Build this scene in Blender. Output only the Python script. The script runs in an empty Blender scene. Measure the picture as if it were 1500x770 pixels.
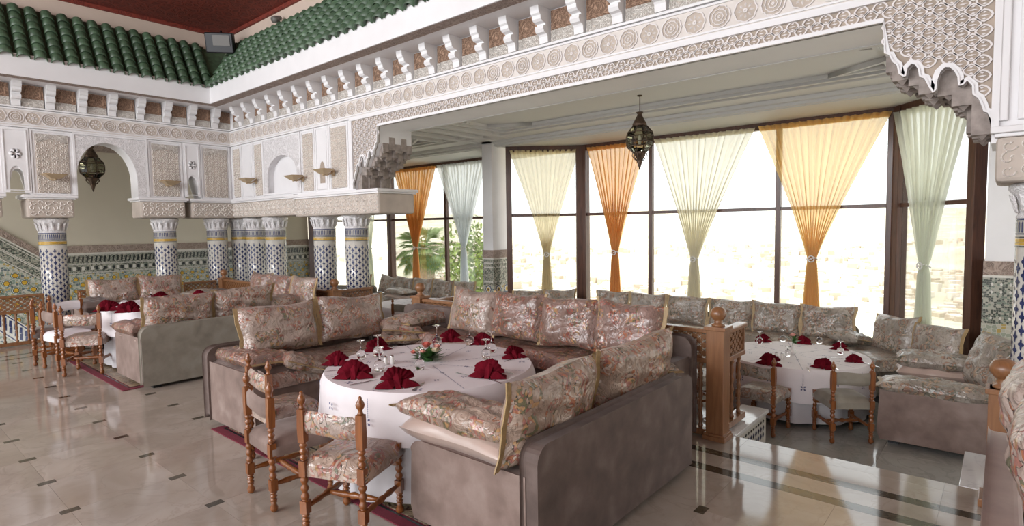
import bpy, math, random
from mathutils import Vector, Matrix
random.seed(7)
PI = math.pi
sc = bpy.context.scene
COL = sc.collection
# ---------------------------------------------------------------- camera
F = 841.67; CX, CY = 750.0, 385.0; HC = 1.7
VA = Vector((-236 - CX, 346 - CY, F)); VB = Vector((1471 - CX, 321 - CY, F))
AX = VB.normalized(); AY = VA.normalized(); AZ = -(VA.cross(VB)).normalized()
AY = AZ.cross(AX).normalized()
if AY.dot(VA) < 0: AY = -AY
CAM = Vector((0, 0, HC))
def ray(u, v):
    p = Vector((u - CX, v - CY, F)); return Vector((AX.dot(p), AY.dot(p), AZ.dot(p)))
def at(u, v, ax, val):            # point of the room seen at photo pixel (u, v) on the plane axis=val
    d = ray(u, v); t = (val - CAM[ax]) / d[ax]; return CAM + d * t
cam = bpy.data.cameras.new('camera'); camo = bpy.data.objects.new('camera', cam); COL.objects.link(camo)
cam.sensor_width = 36; cam.lens = F / 1500 * 36; cam.clip_end = 6000; cam.clip_start = .05
R = Matrix(((AX[0], -AX[1], -AX[2]), (AY[0], -AY[1], -AY[2]), (AZ[0], -AZ[1], -AZ[2])))
camo.matrix_world = Matrix.Translation(CAM) @ R.to_4x4()
sc.camera = camo
# ---------------------------------------------------------------- light
w = bpy.data.worlds.new('world'); sc.world = w; w.use_nodes = True
bg = w.node_tree.nodes['Background']; bg.inputs[0].default_value = (.955, .98, 1.0, 1); bg.inputs[1].default_value = 2.4
def area(name, loc, target, sx, sy, power, col=(1, .96, .9)):
    l = bpy.data.lights.new(name, 'AREA'); l.shape = 'RECTANGLE'; l.size = sx; l.size_y = sy; l.energy = power; l.color = col
    o = bpy.data.objects.new(name, l); COL.objects.link(o); o.location = loc
    o.rotation_euler = (Vector(target) - Vector(loc)).to_track_quat('-Z', 'Y').to_euler(); return o
area('assumed_west_light', (-6.4, 5.5, 4.3), (5, 6, 3.6), 9, 2.0, 720, (.96, .98, 1))  # unseen area light, assumed on the open west side; no window is built there
area('corridor_fill_light', (-2.6, 12.6, 2.2), (4, 13.2, 1.8), 1.2, 1.6, 60, (1, .96, .9))  # unseen fill light, added to brighten the corridor wall
sun = bpy.data.lights.new('sun', 'SUN'); sun.energy = 5.2; sun.angle = .01; sun.color = (1, .93, .80)
so_ = bpy.data.objects.new('sun', sun); COL.objects.link(so_); so_.rotation_euler = Vector((.25, -.30, -1)).to_track_quat('-Z', 'Y').to_euler()
sc.view_settings.view_transform = 'Standard'; sc.view_settings.look = 'None'
sc.view_settings.gamma = 1; sc.view_settings.exposure = 0.08; sc.view_settings.use_curve_mapping = False
# ---------------------------------------------------------------- node helpers
def newmat(name):
    m = bpy.data.materials.new(name); m.use_nodes = True
    return m, m.node_tree, m.node_tree.nodes['Principled BSDF']
def nd(t, typ, **kw):
    n = t.nodes.new(typ)
    for k, v in kw.items():
        if k.startswith('i_'):
            n.inputs[k[2:].replace('_', ' ')].default_value = v
        else: setattr(n, k, v)
    return n
def ramp(t, stops, interp='LINEAR'):
    n = t.nodes.new('ShaderNodeValToRGB'); n.color_ramp.interpolation = interp
    e = n.color_ramp.elements
    while len(e) < len(stops): e.new(.5)
    for i, (p, c) in enumerate(stops):
        e[i].position = p; e[i].color = (*c, 1) if len(c) == 3 else c
    return n
def math_(t, op, a, b=None):
    n = t.nodes.new('ShaderNodeMath'); n.operation = op
    for i, x in enumerate((a, b)):
        if x is None: continue
        if isinstance(x, (int, float)): n.inputs[i].default_value = x
        else: t.links.new(x, n.inputs[i])
    return n.outputs[0]
def mixc(t, fac, a, b, mode='MIX'):
    n = t.nodes.new('ShaderNodeMix'); n.data_type = 'RGBA'; n.blend_type = mode
    def s(sock, x):
        if isinstance(x, (int, float)): sock.default_value = x
        elif isinstance(x, tuple): sock.default_value = (*x, 1)
        else: t.links.new(x, sock)
    s(n.inputs[0], fac); s(n.inputs[6], a); s(n.inputs[7], b); return n.outputs[2]
def coords(t, rnd=False, kind='Object'):
    c = t.nodes.new('ShaderNodeTexCoord').outputs[kind]
    if rnd:
        oi = t.nodes.new('ShaderNodeObjectInfo')
        v = t.nodes.new('ShaderNodeVectorMath'); v.operation = 'SCALE'; v.inputs[0].default_value = (17, 31, 23)
        t.links.new(oi.outputs['Random'], v.inputs['Scale'])
        a = t.nodes.new('ShaderNodeVectorMath'); a.operation = 'ADD'
        t.links.new(c, a.inputs[0]); t.links.new(v.outputs[0], a.inputs[1]); c = a.outputs[0]
    return c
def distort(t, co, scale, amt):
    n = nd(t, 'ShaderNodeTexNoise', i_Scale=scale, i_Detail=1.0); t.links.new(co, n.inputs['Vector'])
    s = t.nodes.new('ShaderNodeVectorMath'); s.operation = 'SUBTRACT'; s.inputs[1].default_value = (.5, .5, .5); t.links.new(n.outputs['Color'], s.inputs[0])
    k = t.nodes.new('ShaderNodeVectorMath'); k.operation = 'SCALE'; k.inputs['Scale'].default_value = amt; t.links.new(s.outputs[0], k.inputs[0])
    a = t.nodes.new('ShaderNodeVectorMath'); a.operation = 'ADD'; t.links.new(co, a.inputs[0]); t.links.new(k.outputs[0], a.inputs[1]); return a.outputs[0]
def bump(t, b, h, strength, dist=.01):
    n = nd(t, 'ShaderNodeBump', i_Strength=strength, i_Distance=dist); t.links.new(h, n.inputs['Height']); t.links.new(n.outputs[0], b.inputs['Normal'])
def plain(name, col, rough=.5, metal=0, var=.0, vscale=8, bmp=0, bscale=60, spec=None, coat=0, sheen=0, rnd=0):
    m, t, b = newmat(name)
    b.inputs['Base Color'].default_value = (*col, 1); b.inputs['Roughness'].default_value = rough; b.inputs['Metallic'].default_value = metal
    if spec is not None: b.inputs['Specular IOR Level'].default_value = spec
    if coat: b.inputs['Coat Weight'].default_value = coat; b.inputs['Coat Roughness'].default_value = .12
    if sheen: b.inputs['Sheen Weight'].default_value = sheen; b.inputs['Sheen Roughness'].default_value = .4
    co = coords(t, True)
    src = None
    if var:
        n = nd(t, 'ShaderNodeTexNoise', i_Scale=vscale, i_Detail=4.0); t.links.new(co, n.inputs['Vector'])
        r = ramp(t, [(.3, tuple(c * (1 - var) for c in col)), (.7, tuple(min(1, c * (1 + var)) for c in col))]); t.links.new(n.outputs[0], r.inputs[0]); src = r.outputs[0]
    if rnd:
        oi = t.nodes.new('ShaderNodeObjectInfo')
        r2 = ramp(t, [(0, (1 - rnd,) * 3), (1, (1, 1, 1))]); t.links.new(oi.outputs['Random'], r2.inputs[0])
        src = mixc(t, 1.0, src if src else tuple(col), r2.outputs[0], 'MULTIPLY')
    if src: t.links.new(src, b.inputs['Base Color'])
    if bmp:
        n = nd(t, 'ShaderNodeTexNoise', i_Scale=bscale, i_Detail=3.0); t.links.new(co, n.inputs['Vector']); bump(t, b, n.outputs[0], bmp, .005)
    return m
def carved(name, hi, lo, scale, depth=.012, amt=.25):
    m, t, b = newmat(name); co = distort(t, coords(t), scale * .35, amt)
    v = nd(t, 'ShaderNodeTexVoronoi', feature='DISTANCE_TO_EDGE', i_Scale=scale); t.links.new(co, v.inputs['Vector'])
    f1 = nd(t, 'ShaderNodeTexVoronoi', i_Scale=scale); t.links.new(co, f1.inputs['Vector'])
    s = math_(t, 'SINE', math_(t, 'MULTIPLY', f1.outputs['Distance'], 26)); s = math_(t, 'MULTIPLY', math_(t, 'ADD', s, 1), .5)
    r = ramp(t, [(.04, (1, 1, 1)), (.13, (.0, .0, .0))]); t.links.new(v.outputs['Distance'], r.inputs[0])
    h = math_(t, 'MAXIMUM', r.outputs[0], math_(t, 'MULTIPLY', s, .8))
    t.links.new(mixc(t, h, tuple(lo), tuple(hi)), b.inputs['Base Color']); b.inputs['Roughness'].default_value = .75
    bump(t, b, h, .8, depth); return m
def brocade(name, b0, b1, cols, line, scale=7.0):
    m, t, b = newmat(name); co0 = coords(t, True); co = distort(t, co0, scale * .8, .16 * 7 / scale)
    v = nd(t, 'ShaderNodeTexVoronoi', i_Scale=scale, i_Randomness=.75); t.links.new(co, v.inputs['Vector'])
    d = v.outputs['Distance']
    wv = math_(t, 'SINE', math_(t, 'MULTIPLY', d, 30))
    wn = nd(t, 'ShaderNodeTexWave', i_Scale=scale * .75, i_Distortion=11.0, i_Detail=2.0, i_Detail_Scale=2.2); t.links.new(co0, wn.inputs['Vector'])
    sw = math_(t, 'ADD', math_(t, 'MULTIPLY', wv, .42), math_(t, 'MULTIPLY', wn.outputs['Fac'], 1.0))
    fig = ramp(t, [(.42, (0, 0, 0)), (.47, (1, 1, 1))]); t.links.new(sw, fig.inputs[0])
    lin = ramp(t, [(.35, (0, 0, 0)), (.40, (1, 1, 1)), (.46, (1, 1, 1)), (.50, (0, 0, 0))]); t.links.new(sw, lin.inputs[0])
    vin = ramp(t, [(.80, (0, 0, 0)), (.86, (1, 1, 1)), (.92, (1, 1, 1)), (.97, (0, 0, 0))]); t.links.new(wn.outputs['Fac'], vin.inputs[0])
    near = ramp(t, [(.50, (1, 1, 1)), (.60, (0, 0, 0))]); t.links.new(d, near.inputs[0])
    sep = t.nodes.new('ShaderNodeSeparateColor'); t.links.new(v.outputs['Color'], sep.inputs[0])
    n2 = nd(t, 'ShaderNodeTexNoise', i_Scale=scale * 2.4, i_Detail=1.0); t.links.new(co0, n2.inputs['Vector'])
    sel = math_(t, 'FRACT', math_(t, 'ADD', sep.outputs[0], math_(t, 'MULTIPLY', n2.outputs[0], 1.6)))
    cr = ramp(t, [(i / len(cols), c) for i, c in enumerate(cols)], 'CONSTANT'); t.links.new(sel, cr.inputs[0])
    nb = nd(t, 'ShaderNodeTexNoise', i_Scale=5.0, i_Detail=3.0); t.links.new(co0, nb.inputs['Vector'])
    br = ramp(t, [(.35, b0), (.65, b1)]); t.links.new(nb.outputs[0], br.inputs[0])
    c = mixc(t, math_(t, 'MULTIPLY', vin.outputs[0], .7), br.outputs[0], tuple(.45 * x for x in b0))
    c = mixc(t, math_(t, 'MULTIPLY', math_(t, 'MULTIPLY', fig.outputs[0], near.outputs[0]), .80), c, cr.outputs[0])
    c = mixc(t, math_(t, 'MULTIPLY', math_(t, 'MULTIPLY', lin.outputs[0], near.outputs[0]), .95), c, tuple(line))
    t.links.new(c, b.inputs['Base Color'])
    b.inputs['Roughness'].default_value = .30; b.inputs['Specular IOR Level'].default_value = .9
    nw = nd(t, 'ShaderNodeTexNoise', i_Scale=8.0, i_Detail=3.0, i_Distortion=1.5); t.links.new(co0, nw.inputs['Vector'])
    bump(t, b, math_(t, 'ADD', math_(t, 'MULTIPLY', nw.outputs[0], 3.0), math_(t, 'MULTIPLY', fig.outputs[0], .2)), .7, .014)
    return m
def velvet(name, col, light, dark):
    m, t, b = newmat(name); co = coords(t, True)
    n = nd(t, 'ShaderNodeTexNoise', i_Scale=3.5, i_Detail=8.0, i_Roughness=.65); t.links.new(co, n.inputs['Vector'])
    n2 = nd(t, 'ShaderNodeTexNoise', i_Scale=7.0, i_Detail=8.0, i_Distortion=.4); t.links.new(co, n2.inputs['Vector'])
    a = math_(t, 'ADD', math_(t, 'MULTIPLY', n.outputs[0], .6), math_(t, 'MULTIPLY', n2.outputs[0], .4))
    r = ramp(t, [(.28, dark), (.5, col), (.74, light)]); t.links.new(a, r.inputs[0]); t.links.new(r.outputs[0], b.inputs['Base Color'])
    b.inputs['Roughness'].default_value = .7; b.inputs['Sheen Weight'].default_value = .25; b.inputs['Sheen Roughness'].default_value = .35
    bump(t, b, n.outputs[0], .2, .006); return m
def woodmat(name, c0, c1, rough, coat):
    m, t, b = newmat(name); co = coords(t, True)
    mp = nd(t, 'ShaderNodeMapping'); mp.inputs['Scale'].default_value = (22, 22, 2.2); t.links.new(co, mp.inputs[0])
    n = nd(t, 'ShaderNodeTexNoise', i_Scale=1.6, i_Detail=5.0, i_Distortion=.8); t.links.new(mp.outputs[0], n.inputs['Vector'])
    r = ramp(t, [(.3, c0), (.7, c1)]); t.links.new(n.outputs[0], r.inputs[0]); t.links.new(r.outputs[0], b.inputs['Base Color'])
    b.inputs['Roughness'].default_value = rough; b.inputs['Coat Weight'].default_value = coat; b.inputs['Coat Roughness'].default_value = .15; return m
def marble(name, c0, c1, vein, rough=.07, rnd=.12):
    m, t, b = newmat(name)
    g = t.nodes.new('ShaderNodeNewGeometry').outputs['Position']
    oi = t.nodes.new('ShaderNodeObjectInfo')
    v = t.nodes.new('ShaderNodeVectorMath'); v.operation = 'SCALE'; v.inputs[0].default_value = (9, 5, 7); t.links.new(oi.outputs['Random'], v.inputs['Scale'])
    a = t.nodes.new('ShaderNodeVectorMath'); a.operation = 'ADD'; t.links.new(g, a.inputs[0]); t.links.new(v.outputs[0], a.inputs[1])
    n = nd(t, 'ShaderNodeTexNoise', i_Scale=1.7, i_Detail=7.0, i_Distortion=1.2); t.links.new(a.outputs[0], n.inputs['Vector'])
    r = ramp(t, [(.3, c0), (.7, c1)]); t.links.new(n.outputs[0], r.inputs[0])
    n2 = nd(t, 'ShaderNodeTexNoise', i_Scale=2.6, i_Detail=9.0, i_Distortion=1.8); t.links.new(a.outputs[0], n2.inputs['Vector'])
    r2 = ramp(t, [(.47, (0, 0, 0)), (.5, (.5, .5, .5)), (.53, (0, 0, 0))]); t.links.new(n2.outputs[0], r2.inputs[0])
    c = mixc(t, r2.outputs[0], r.outputs[0], tuple(vein))
    r3 = ramp(t, [(0, (1 - rnd,) * 3), (1, (1, 1, 1))]); t.links.new(oi.outputs['Random'], r3.inputs[0])
    t.links.new(mixc(t, 1.0, c, r3.outputs[0], 'MULTIPLY'), b.inputs['Base Color'])
    b.inputs['Roughness'].default_value = rough; b.inputs['Specular IOR Level'].default_value = .6; return m
def mosaic(name, cols, scale, grout=(.55, .53, .48)):
    m, t, b = newmat(name); co = coords(t)
    v = nd(t, 'ShaderNodeTexVoronoi', i_Scale=scale, i_Randomness=.55); t.links.new(co, v.inputs['Vector'])
    e = nd(t, 'ShaderNodeTexVoronoi', feature='DISTANCE_TO_EDGE', i_Scale=scale, i_Randomness=.55); t.links.new(co, e.inputs['Vector'])
    sep = t.nodes.new('ShaderNodeSeparateColor'); t.links.new(v.outputs['Color'], sep.inputs[0])
    cr = ramp(t, [(i / len(cols), c) for i, c in enumerate(cols)], 'CONSTANT'); t.links.new(sep.outputs[0], cr.inputs[0])
    r = ramp(t, [(.03, (1, 1, 1)), (.06, (0, 0, 0))]); t.links.new(e.outputs['Distance'], r.inputs[0])
    t.links.new(mixc(t, r.outputs[0], cr.outputs[0], tuple(grout)), b.inputs['Base Color']); b.inputs['Roughness'].default_value = .2; return m
def sheer(name, col, dens=.75):
    m, t, b = newmat(name); out = t.nodes['Material Output']; t.nodes.remove(b)
    d = nd(t, 'ShaderNodeBsdfDiffuse'); tr = nd(t, 'ShaderNodeBsdfTranslucent'); tp = nd(t, 'ShaderNodeBsdfTransparent')
    for x in (d, tr): x.inputs[0].default_value = (*col, 1)
    tp.inputs[0].default_value = (*[min(1, .6 + .5 * c) for c in col], 1)
    m1 = nd(t, 'ShaderNodeMixShader'); m1.inputs[0].default_value = .62; t.links.new(d.outputs[0], m1.inputs[1]); t.links.new(tr.outputs[0], m1.inputs[2])
    m2 = nd(t, 'ShaderNodeMixShader'); m2.inputs[0].default_value = dens; t.links.new(tp.outputs[0], m2.inputs[1]); t.links.new(m1.outputs[0], m2.inputs[2])
    t.links.new(m2.outputs[0], out.inputs[0]); return m
def pane_glass(name, tint=(1, 1, 1), refl=.08):
    m, t, b = newmat(name); out = t.nodes['Material Output']; t.nodes.remove(b)
    g = nd(t, 'ShaderNodeBsdfGlossy'); g.inputs['Roughness'].default_value = .02; tp = nd(t, 'ShaderNodeBsdfTransparent'); tp.inputs[0].default_value = (*tint, 1)
    fr = nd(t, 'ShaderNodeFresnel', i_IOR=1.45)
    x = nd(t, 'ShaderNodeMixShader'); t.links.new(math_(t, 'MULTIPLY', fr.outputs[0], refl * 10), x.inputs[0]); t.links.new(tp.outputs[0], x.inputs[1]); t.links.new(g.outputs[0], x.inputs[2])
    t.links.new(x.outputs[0], out.inputs[0]); return m
M = {}
M['white'] = plain('white_plaster', (.80, .79, .80), .6, var=.03, vscale=3, bmp=.1)
M['ceil'] = plain('grey_white_ceiling_paint', (.68, .68, .66), .7, var=.02, vscale=1.5)
M['cream'] = plain('cream_wall_paint', (.62, .57, .47), .7, var=.04, vscale=1.2)
M['beige'] = plain('beige_clerestory_paint', (.62, .50, .42), .7, var=.06, vscale=2)
M['carved'] = carved('carved_plaster', (.82, .78, .73), (.56, .49, .43), 30, .012)
M['carved2'] = carved('carved_scroll_plaster', (.78, .735, .69), (.54, .47, .42), 20, .015)
M['carvedw'] = carved('white_carved_plaster', (.82, .80, .81), (.66, .64, .64), 18, .006)
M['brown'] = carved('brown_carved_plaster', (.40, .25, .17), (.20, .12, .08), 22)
M['taupe'] = carved('taupe_carved_band', (.42, .33, .28), (.27, .20, .17), 14)
M['medbase'] = plain('medallion_band_plaster', (.70, .65, .61), .7, var=.05)
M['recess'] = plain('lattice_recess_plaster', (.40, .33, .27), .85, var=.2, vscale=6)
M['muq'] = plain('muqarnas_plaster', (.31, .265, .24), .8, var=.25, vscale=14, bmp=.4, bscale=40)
M['lat'] = plain('lattice_plaster', (.74, .70, .69), .7, var=.05)
M['green'] = plain('green_glazed_tile', (.085, .145, .085), .42, var=.3, vscale=14, rnd=.35)
M['red'] = carved('painted_red_ceiling', (.22, .035, .02), (.13, .02, .012), 6, .004)
M['wood'] = woodmat('varnished_orange_wood', (.155, .046, .009), (.27, .088, .020), .32, .3)
M['rail'] = woodmat('railing_wood', (.20, .088, .036), (.29, .135, .058), .4, .3)
M['dark'] = woodmat('dark_window_wood', (.055, .022, .014), (.11, .045, .026), .4, .2)
M['floor'] = marble('floor_marble', (.335, .285, .235), (.45, .40, .345), (.32, .27, .23), .07, .07)
M['floor2'] = marble('lower_floor_marble', (.30, .30, .28), (.40, .40, .37), (.24, .24, .23))
M['marb'] = marble('white_step_marble', (.62, .62, .62), (.72, .72, .72), (.5, .5, .52), .08, .03)
M['black'] = marble('dark_inlay_marble', (.035, .028, .018), (.09, .075, .05), (.14, .12, .09), .08, .3)
M['grout'] = plain('floor_joint', (.30, .27, .24), .6)
BC = [(.40, .13, .05), (.27, .07, .06), (.10, .11, .05), (.44, .25, .10), (.40, .16, .13), (.52, .42, .36)]
M['broc'] = brocade('silver_rose_brocade', (.27, .195, .16), (.47, .375, .32), BC, (.05, .032, .025), 8.5)
M['brocr'] = brocade('rust_brocade', (.185, .115, .09), (.31, .205, .175), BC, (.04, .025, .018), 9)
M['brocg'] = brocade('grey_green_brocade', (.24, .205, .17), (.42, .37, .32), [(.34, .18, .11), (.12, .12, .08), (.45, .30, .20), (.2, .11, .08)], (.035, .028, .02), 8)
M['brocp'] = brocade('pale_paisley_brocade', (.27, .185, .14), (.47, .365, .295), BC, (.04, .03, .02), 7)
M['velvetl'] = velvet('pale_beige_velvet', (.42, .33, .29), (.50, .41, .36), (.34, .26, .23))
M['brocx'] = brocade('large_swirl_brocade', (.34, .25, .21), (.52, .42, .37), BC, (.05, .035, .03), 5.0)
M['velvet'] = velvet('taupe_velvet', (.115, .080, .068), (.20, .155, .138), (.06, .042, .036))
M['velvetp'] = velvet('rosy_beige_velvet', (.21, .148, .125), (.31, .24, .21), (.13, .088, .072))
M['velvetg'] = velvet('worn_silver_velvet', (.25, .225, .185), (.33, .31, .265), (.17, .148, .12))
M['satin'] = plain('beige_satin', (.46, .35, .30), .3, var=.12, vscale=5, bmp=.5, bscale=7, sheen=.3, spec=.8)
M['gold'] = plain('gold_fringe', (.36, .25, .12), .5, var=.15, vscale=40, bmp=.5, bscale=150)
M['cloth'] = plain('white_tablecloth', (.76, .72, .74), .75, var=.03, bmp=.1, bscale=20)
M['cloth2'] = plain('underlay_cloth', (.60, .58, .60), .8, var=.03)
M['blue'] = plain('blue_embroidery', (.10, .11, .22), .7)
M['relief'] = plain('arabesque_relief', (.80, .76, .715), .75, var=.05)
M['ground_p'] = plain('arabesque_ground', (.52, .455, .40), .85, var=.12, vscale=5)
M['napkin'] = plain('burgundy_napkin', (.12, .004, .012), .9, var=.25, vscale=20, bmp=.2, bscale=90, spec=.1)
M['silver'] = plain('cutlery_steel', (.6, .6, .6), .22, 1)
M['ceramic'] = plain('white_ceramic', (.75, .74, .72), .2, spec=.7)
M['leaf'] = plain('dark_leaf', (.05, .13, .03), .5, var=.4, vscale=30)
M['rose'] = plain('pink_rose', (.72, .18, .14), .6, var=.2)
M['rosep'] = plain('pale_pink_rose', (.80, .42, .36), .6, var=.15)
M['rosew'] = plain('cream_rose', (.80, .70, .52), .6, var=.1)
M['metal'] = plain('aged_bronze', (.10, .065, .045), .5, .7, var=.4, vscale=30)
M['brass'] = plain('pale_brass_glass', (.55, .42, .27), .35, .3)
M['lglass'] = pane_glass('lantern_glass', (.62, .62, .52), .1)
M['glass'] = pane_glass('window_glass', (.97, .98, .97), .06)
gm, gt, gb = newmat('drinking_glass'); gb.inputs['Base Color'].default_value = (1, 1, 1, 1); gb.inputs['Roughness'].default_value = .02; gb.inputs['Transmission Weight'].default_value = 1; gb.inputs['IOR'].default_value = 1.45; M['gl'] = gm
M['zblue'] = plain('cobalt_tile', (.035, .045, .12), .15, var=.3, vscale=30)
M['zwhite'] = plain('white_tile', (.62, .60, .55), .15, var=.08, vscale=20)
M['zyel'] = plain('ochre_tile', (.50, .31, .04), .2, var=.2, vscale=15)
M['zgreen'] = plain('green_tile', (.10, .18, .14), .2, var=.2, vscale=15)
M['zblack'] = plain('black_tile', (.03, .035, .035), .2)
M['mos'] = mosaic('zellige_mosaic', [(.42, .42, .34), (.20, .27, .22), (.46, .44, .36), (.30, .33, .26), (.40, .30, .10), (.12, .15, .16), (.44, .43, .36)], 26)
M['key'] = mosaic('dark_key_pattern_tile', [(.05, .06, .05), (.36, .36, .30), (.06, .07, .06), (.16, .20, .16), (.34, .33, .27)], 48, (.40, .39, .33))
M['rugr'] = plain('crimson_rug', (.16, .018, .035), .95, var=.15, vscale=50, bmp=.3, bscale=300)
M['rugb'] = brocade('rug_pattern', (.30, .22, .13), (.42, .33, .21), [(.10, .02, .03), (.05, .05, .07), (.25, .16, .08)], (.05, .02, .02), 14)
M['black_metal'] = plain('black_metal', (.02, .02, .022), .4, .5)
M['lamp_face'] = plain('floodlight_glass', (.16, .15, .14), .5)
M['medrec'] = plain('medallion_recess', (.50, .43, .37), .8, var=.1)
CUR = {'orange': (.82, .50, .20), 'gold': (.90, .66, .32), 'cream': (.87, .83, .70), 'green': (.82, .84, .75), 'white': (.88, .91, .92), 'olive': (.82, .74, .54)}
for k, v in CUR.items(): M['cur_' + k] = sheer(k + '_sheer_curtain', v, .8 if k not in ('white', 'green') else .68)
# ---------------------------------------------------------------- mesh helpers
class MB:
    def __init__(s): s.v = []; s.f = []; s.m = []; s.s = []
    def add(s, vs, fs, mat=0, smooth=False, T=None):
        o = len(s.v)
        s.v += [tuple(T @ Vector(p)) if T is not None else tuple(p) for p in vs]
        s.f += [tuple(o + i for i in f) for f in fs]; s.m += [mat] * len(fs); s.s += [smooth] * len(fs); return s
    def box(s, x0, x1, y0, y1, z0, z1, mat=0, T=None):
        return s.add([(x0, y0, z0), (x1, y0, z0), (x1, y1, z0), (x0, y1, z0), (x0, y0, z1), (x1, y0, z1), (x1, y1, z1), (x0, y1, z1)],
                     [(0, 3, 2, 1), (4, 5, 6, 7), (0, 1, 5, 4), (1, 2, 6, 5), (2, 3, 7, 6), (3, 0, 4, 7)], mat, False, T)
    def lathe(s, prof, n=16, mat=0, T=None, smooth=True, close=True):
        vs = []; fs = []
        for r, z in prof:
            for i in range(n): a = 2 * PI * i / n; vs.append((r * math.cos(a), r * math.sin(a), z))
        for j in range(len(prof) - 1):
            for i in range(n): k = (i + 1) % n; fs.append((j * n + i, j * n + k, (j + 1) * n + k, (j + 1) * n + i))
        if close: fs.append(tuple(range(n - 1, -1, -1))); fs.append(tuple((len(prof) - 1) * n + i for i in range(n)))
        return s.add(vs, fs, mat, smooth, T)
    def tube(s, pts, r, n=8, mat=0, T=None):
        pts = [Vector(p) for p in pts]; vs = []; fs = []
        for i, p in enumerate(pts):
            d = (pts[min(i + 1, len(pts) - 1)] - pts[max(i - 1, 0)]).normalized()
            u = d.cross(Vector((0, 0, 1))) if abs(d.z) < .95 else d.cross(Vector((1, 0, 0)))
            u.normalize(); v_ = d.cross(u); rr = r[i] if isinstance(r, (list, tuple)) else r
            for k in range(n): a = 2 * PI * k / n; vs.append(tuple(p + (u * math.cos(a) + v_ * math.sin(a)) * rr))
        for j in range(len(pts) - 1):
            for i in range(n): k = (i + 1) % n; fs.append((j * n + i, (j + 1) * n + i, (j + 1) * n + k, j * n + k))
        fs.append(tuple(range(n))); fs.append(tuple((len(pts) - 1) * n + i for i in range(n - 1, -1, -1)))
        return s.add(vs, fs, mat, True, T)
    def prism(s, pts, d0, d1, mat=0, T=None):      # polygon in local x,z extruded along y
        n = len(pts); vs = [(x, d0, z) for x, z in pts] + [(x, d1, z) for x, z in pts]
        fs = [tuple(range(n)), tuple(range(2 * n - 1, n - 1, -1))] + [(i, (i + 1) % n + 0, (i + 1) % n + n, i + n) for i in range(n)]
        return s.add(vs, fs, mat, False, T)
    def grid(s, nu, nv, fn, mat=0, smooth=True, T=None):
        vs = [fn(i / nu, j / nv) for j in range(nv + 1) for i in range(nu + 1)]
        fs = [(j * (nu + 1) + i, j * (nu + 1) + i + 1, (j + 1) * (nu + 1) + i + 1, (j + 1) * (nu + 1) + i) for j in range(nv) for i in range(nu)]
        return s.add(vs, fs, mat, smooth, T)
    def mesh(s, name, mats):
        me = bpy.data.meshes.new(name); me.from_pydata(s.v, [], s.f)
        for m in mats: me.materials.append(M[m] if isinstance(m, str) else m)
        me.polygons.foreach_set('material_index', s.m); me.polygons.foreach_set('use_smooth', s.s); me.update(); return me
    def build(s, name, mats, parent=None, bevel=0, seg=2, fix=False, loc=None, rz=None):
        if isinstance(mats, str): mats = [mats]
        return link(name, s.mesh(name, mats), parent, bevel, seg, loc, rz)
def link(name, me, parent=None, bevel=0, seg=2, loc=None, rz=None):
    o = bpy.data.objects.new(name, me); COL.objects.link(o)
    if parent is not None: o.parent = parent
    if loc is not None: o.location = loc
    if rz is not None: o.rotation_euler = (0, 0, rz)
    if bevel:
        b = o.modifiers.new('bevel', 'BEVEL'); b.width = bevel; b.segments = seg; b.limit_method = 'ANGLE'; b.angle_limit = .7; b.harden_normals = False
    return o
def tag(o, label=None, cat=None, group=None, kind=None):
    if label: o['label'] = label
    if cat: o['category'] = cat
    if group: o['group'] = group
    if kind: o['kind'] = kind
    return o
def thing(name, loc=(0, 0, 0), rz=0, label=None, cat=None, group=None, kind=None):
    o = bpy.data.objects.new(name, None); COL.objects.link(o); o.location = loc; o.rotation_euler = (0, 0, rz); o.empty_display_size = .1
    return tag(o, label, cat, group, kind)
def kids(o): return [c for c in ALLCH.get(o.name, [])]
ALLCH = {}
def copy_tree(o, loc=None, rz=None, label=None, parent=None, group=None):
    c = o.copy(); COL.objects.link(c)
    if parent is not None: c.parent = parent
    if loc is not None: c.location = loc
    if rz is not None: c.rotation_euler = (0, 0, rz) if isinstance(rz, (int, float)) else rz
    if label: c['label'] = label
    if group: c['group'] = group
    for ch in list(o.children):
        copy_tree(ch, parent=c)
    return c
def struct(name, mb, mats, parent=None, bevel=0):
    o = mb.build(name, mats, parent, bevel)
    if parent is None: o['kind'] = 'structure'
    return o
def plate(name, outer, holes, depth, mat, parent=None, M4=None, kind=None, side=None):
    """flat 2D outline with holes, extruded; local (x, y) outline, thickness along +z/-z; M4 puts it in the room"""
    cu = bpy.data.curves.new(name, 'CURVE'); cu.dimensions = '2D'; cu.fill_mode = 'BOTH'; cu.extrude = depth / 2
    for loop in [outer] + holes:
        sp = cu.splines.new('POLY'); sp.points.add(len(loop) - 1)
        for i, (x, y) in enumerate(loop): sp.points[i].co = (x, y, 0, 1)
        sp.use_cyclic_u = True
    tmp = bpy.data.objects.new('tmp', cu); COL.objects.link(tmp)
    dg = bpy.context.evaluated_depsgraph_get(); me = bpy.data.meshes.new_from_object(tmp.evaluated_get(dg)); me.name = name
    bpy.data.objects.remove(tmp); bpy.data.curves.remove(cu)
    me.materials.clear(); me.materials.append(M[mat])
    if M4 is not None: me.transform(M4)
    o = bpy.data.objects.new(name, me); COL.objects.link(o)
    if parent is not None: o.parent = parent
    if kind: o['kind'] = kind
    return o
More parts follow.
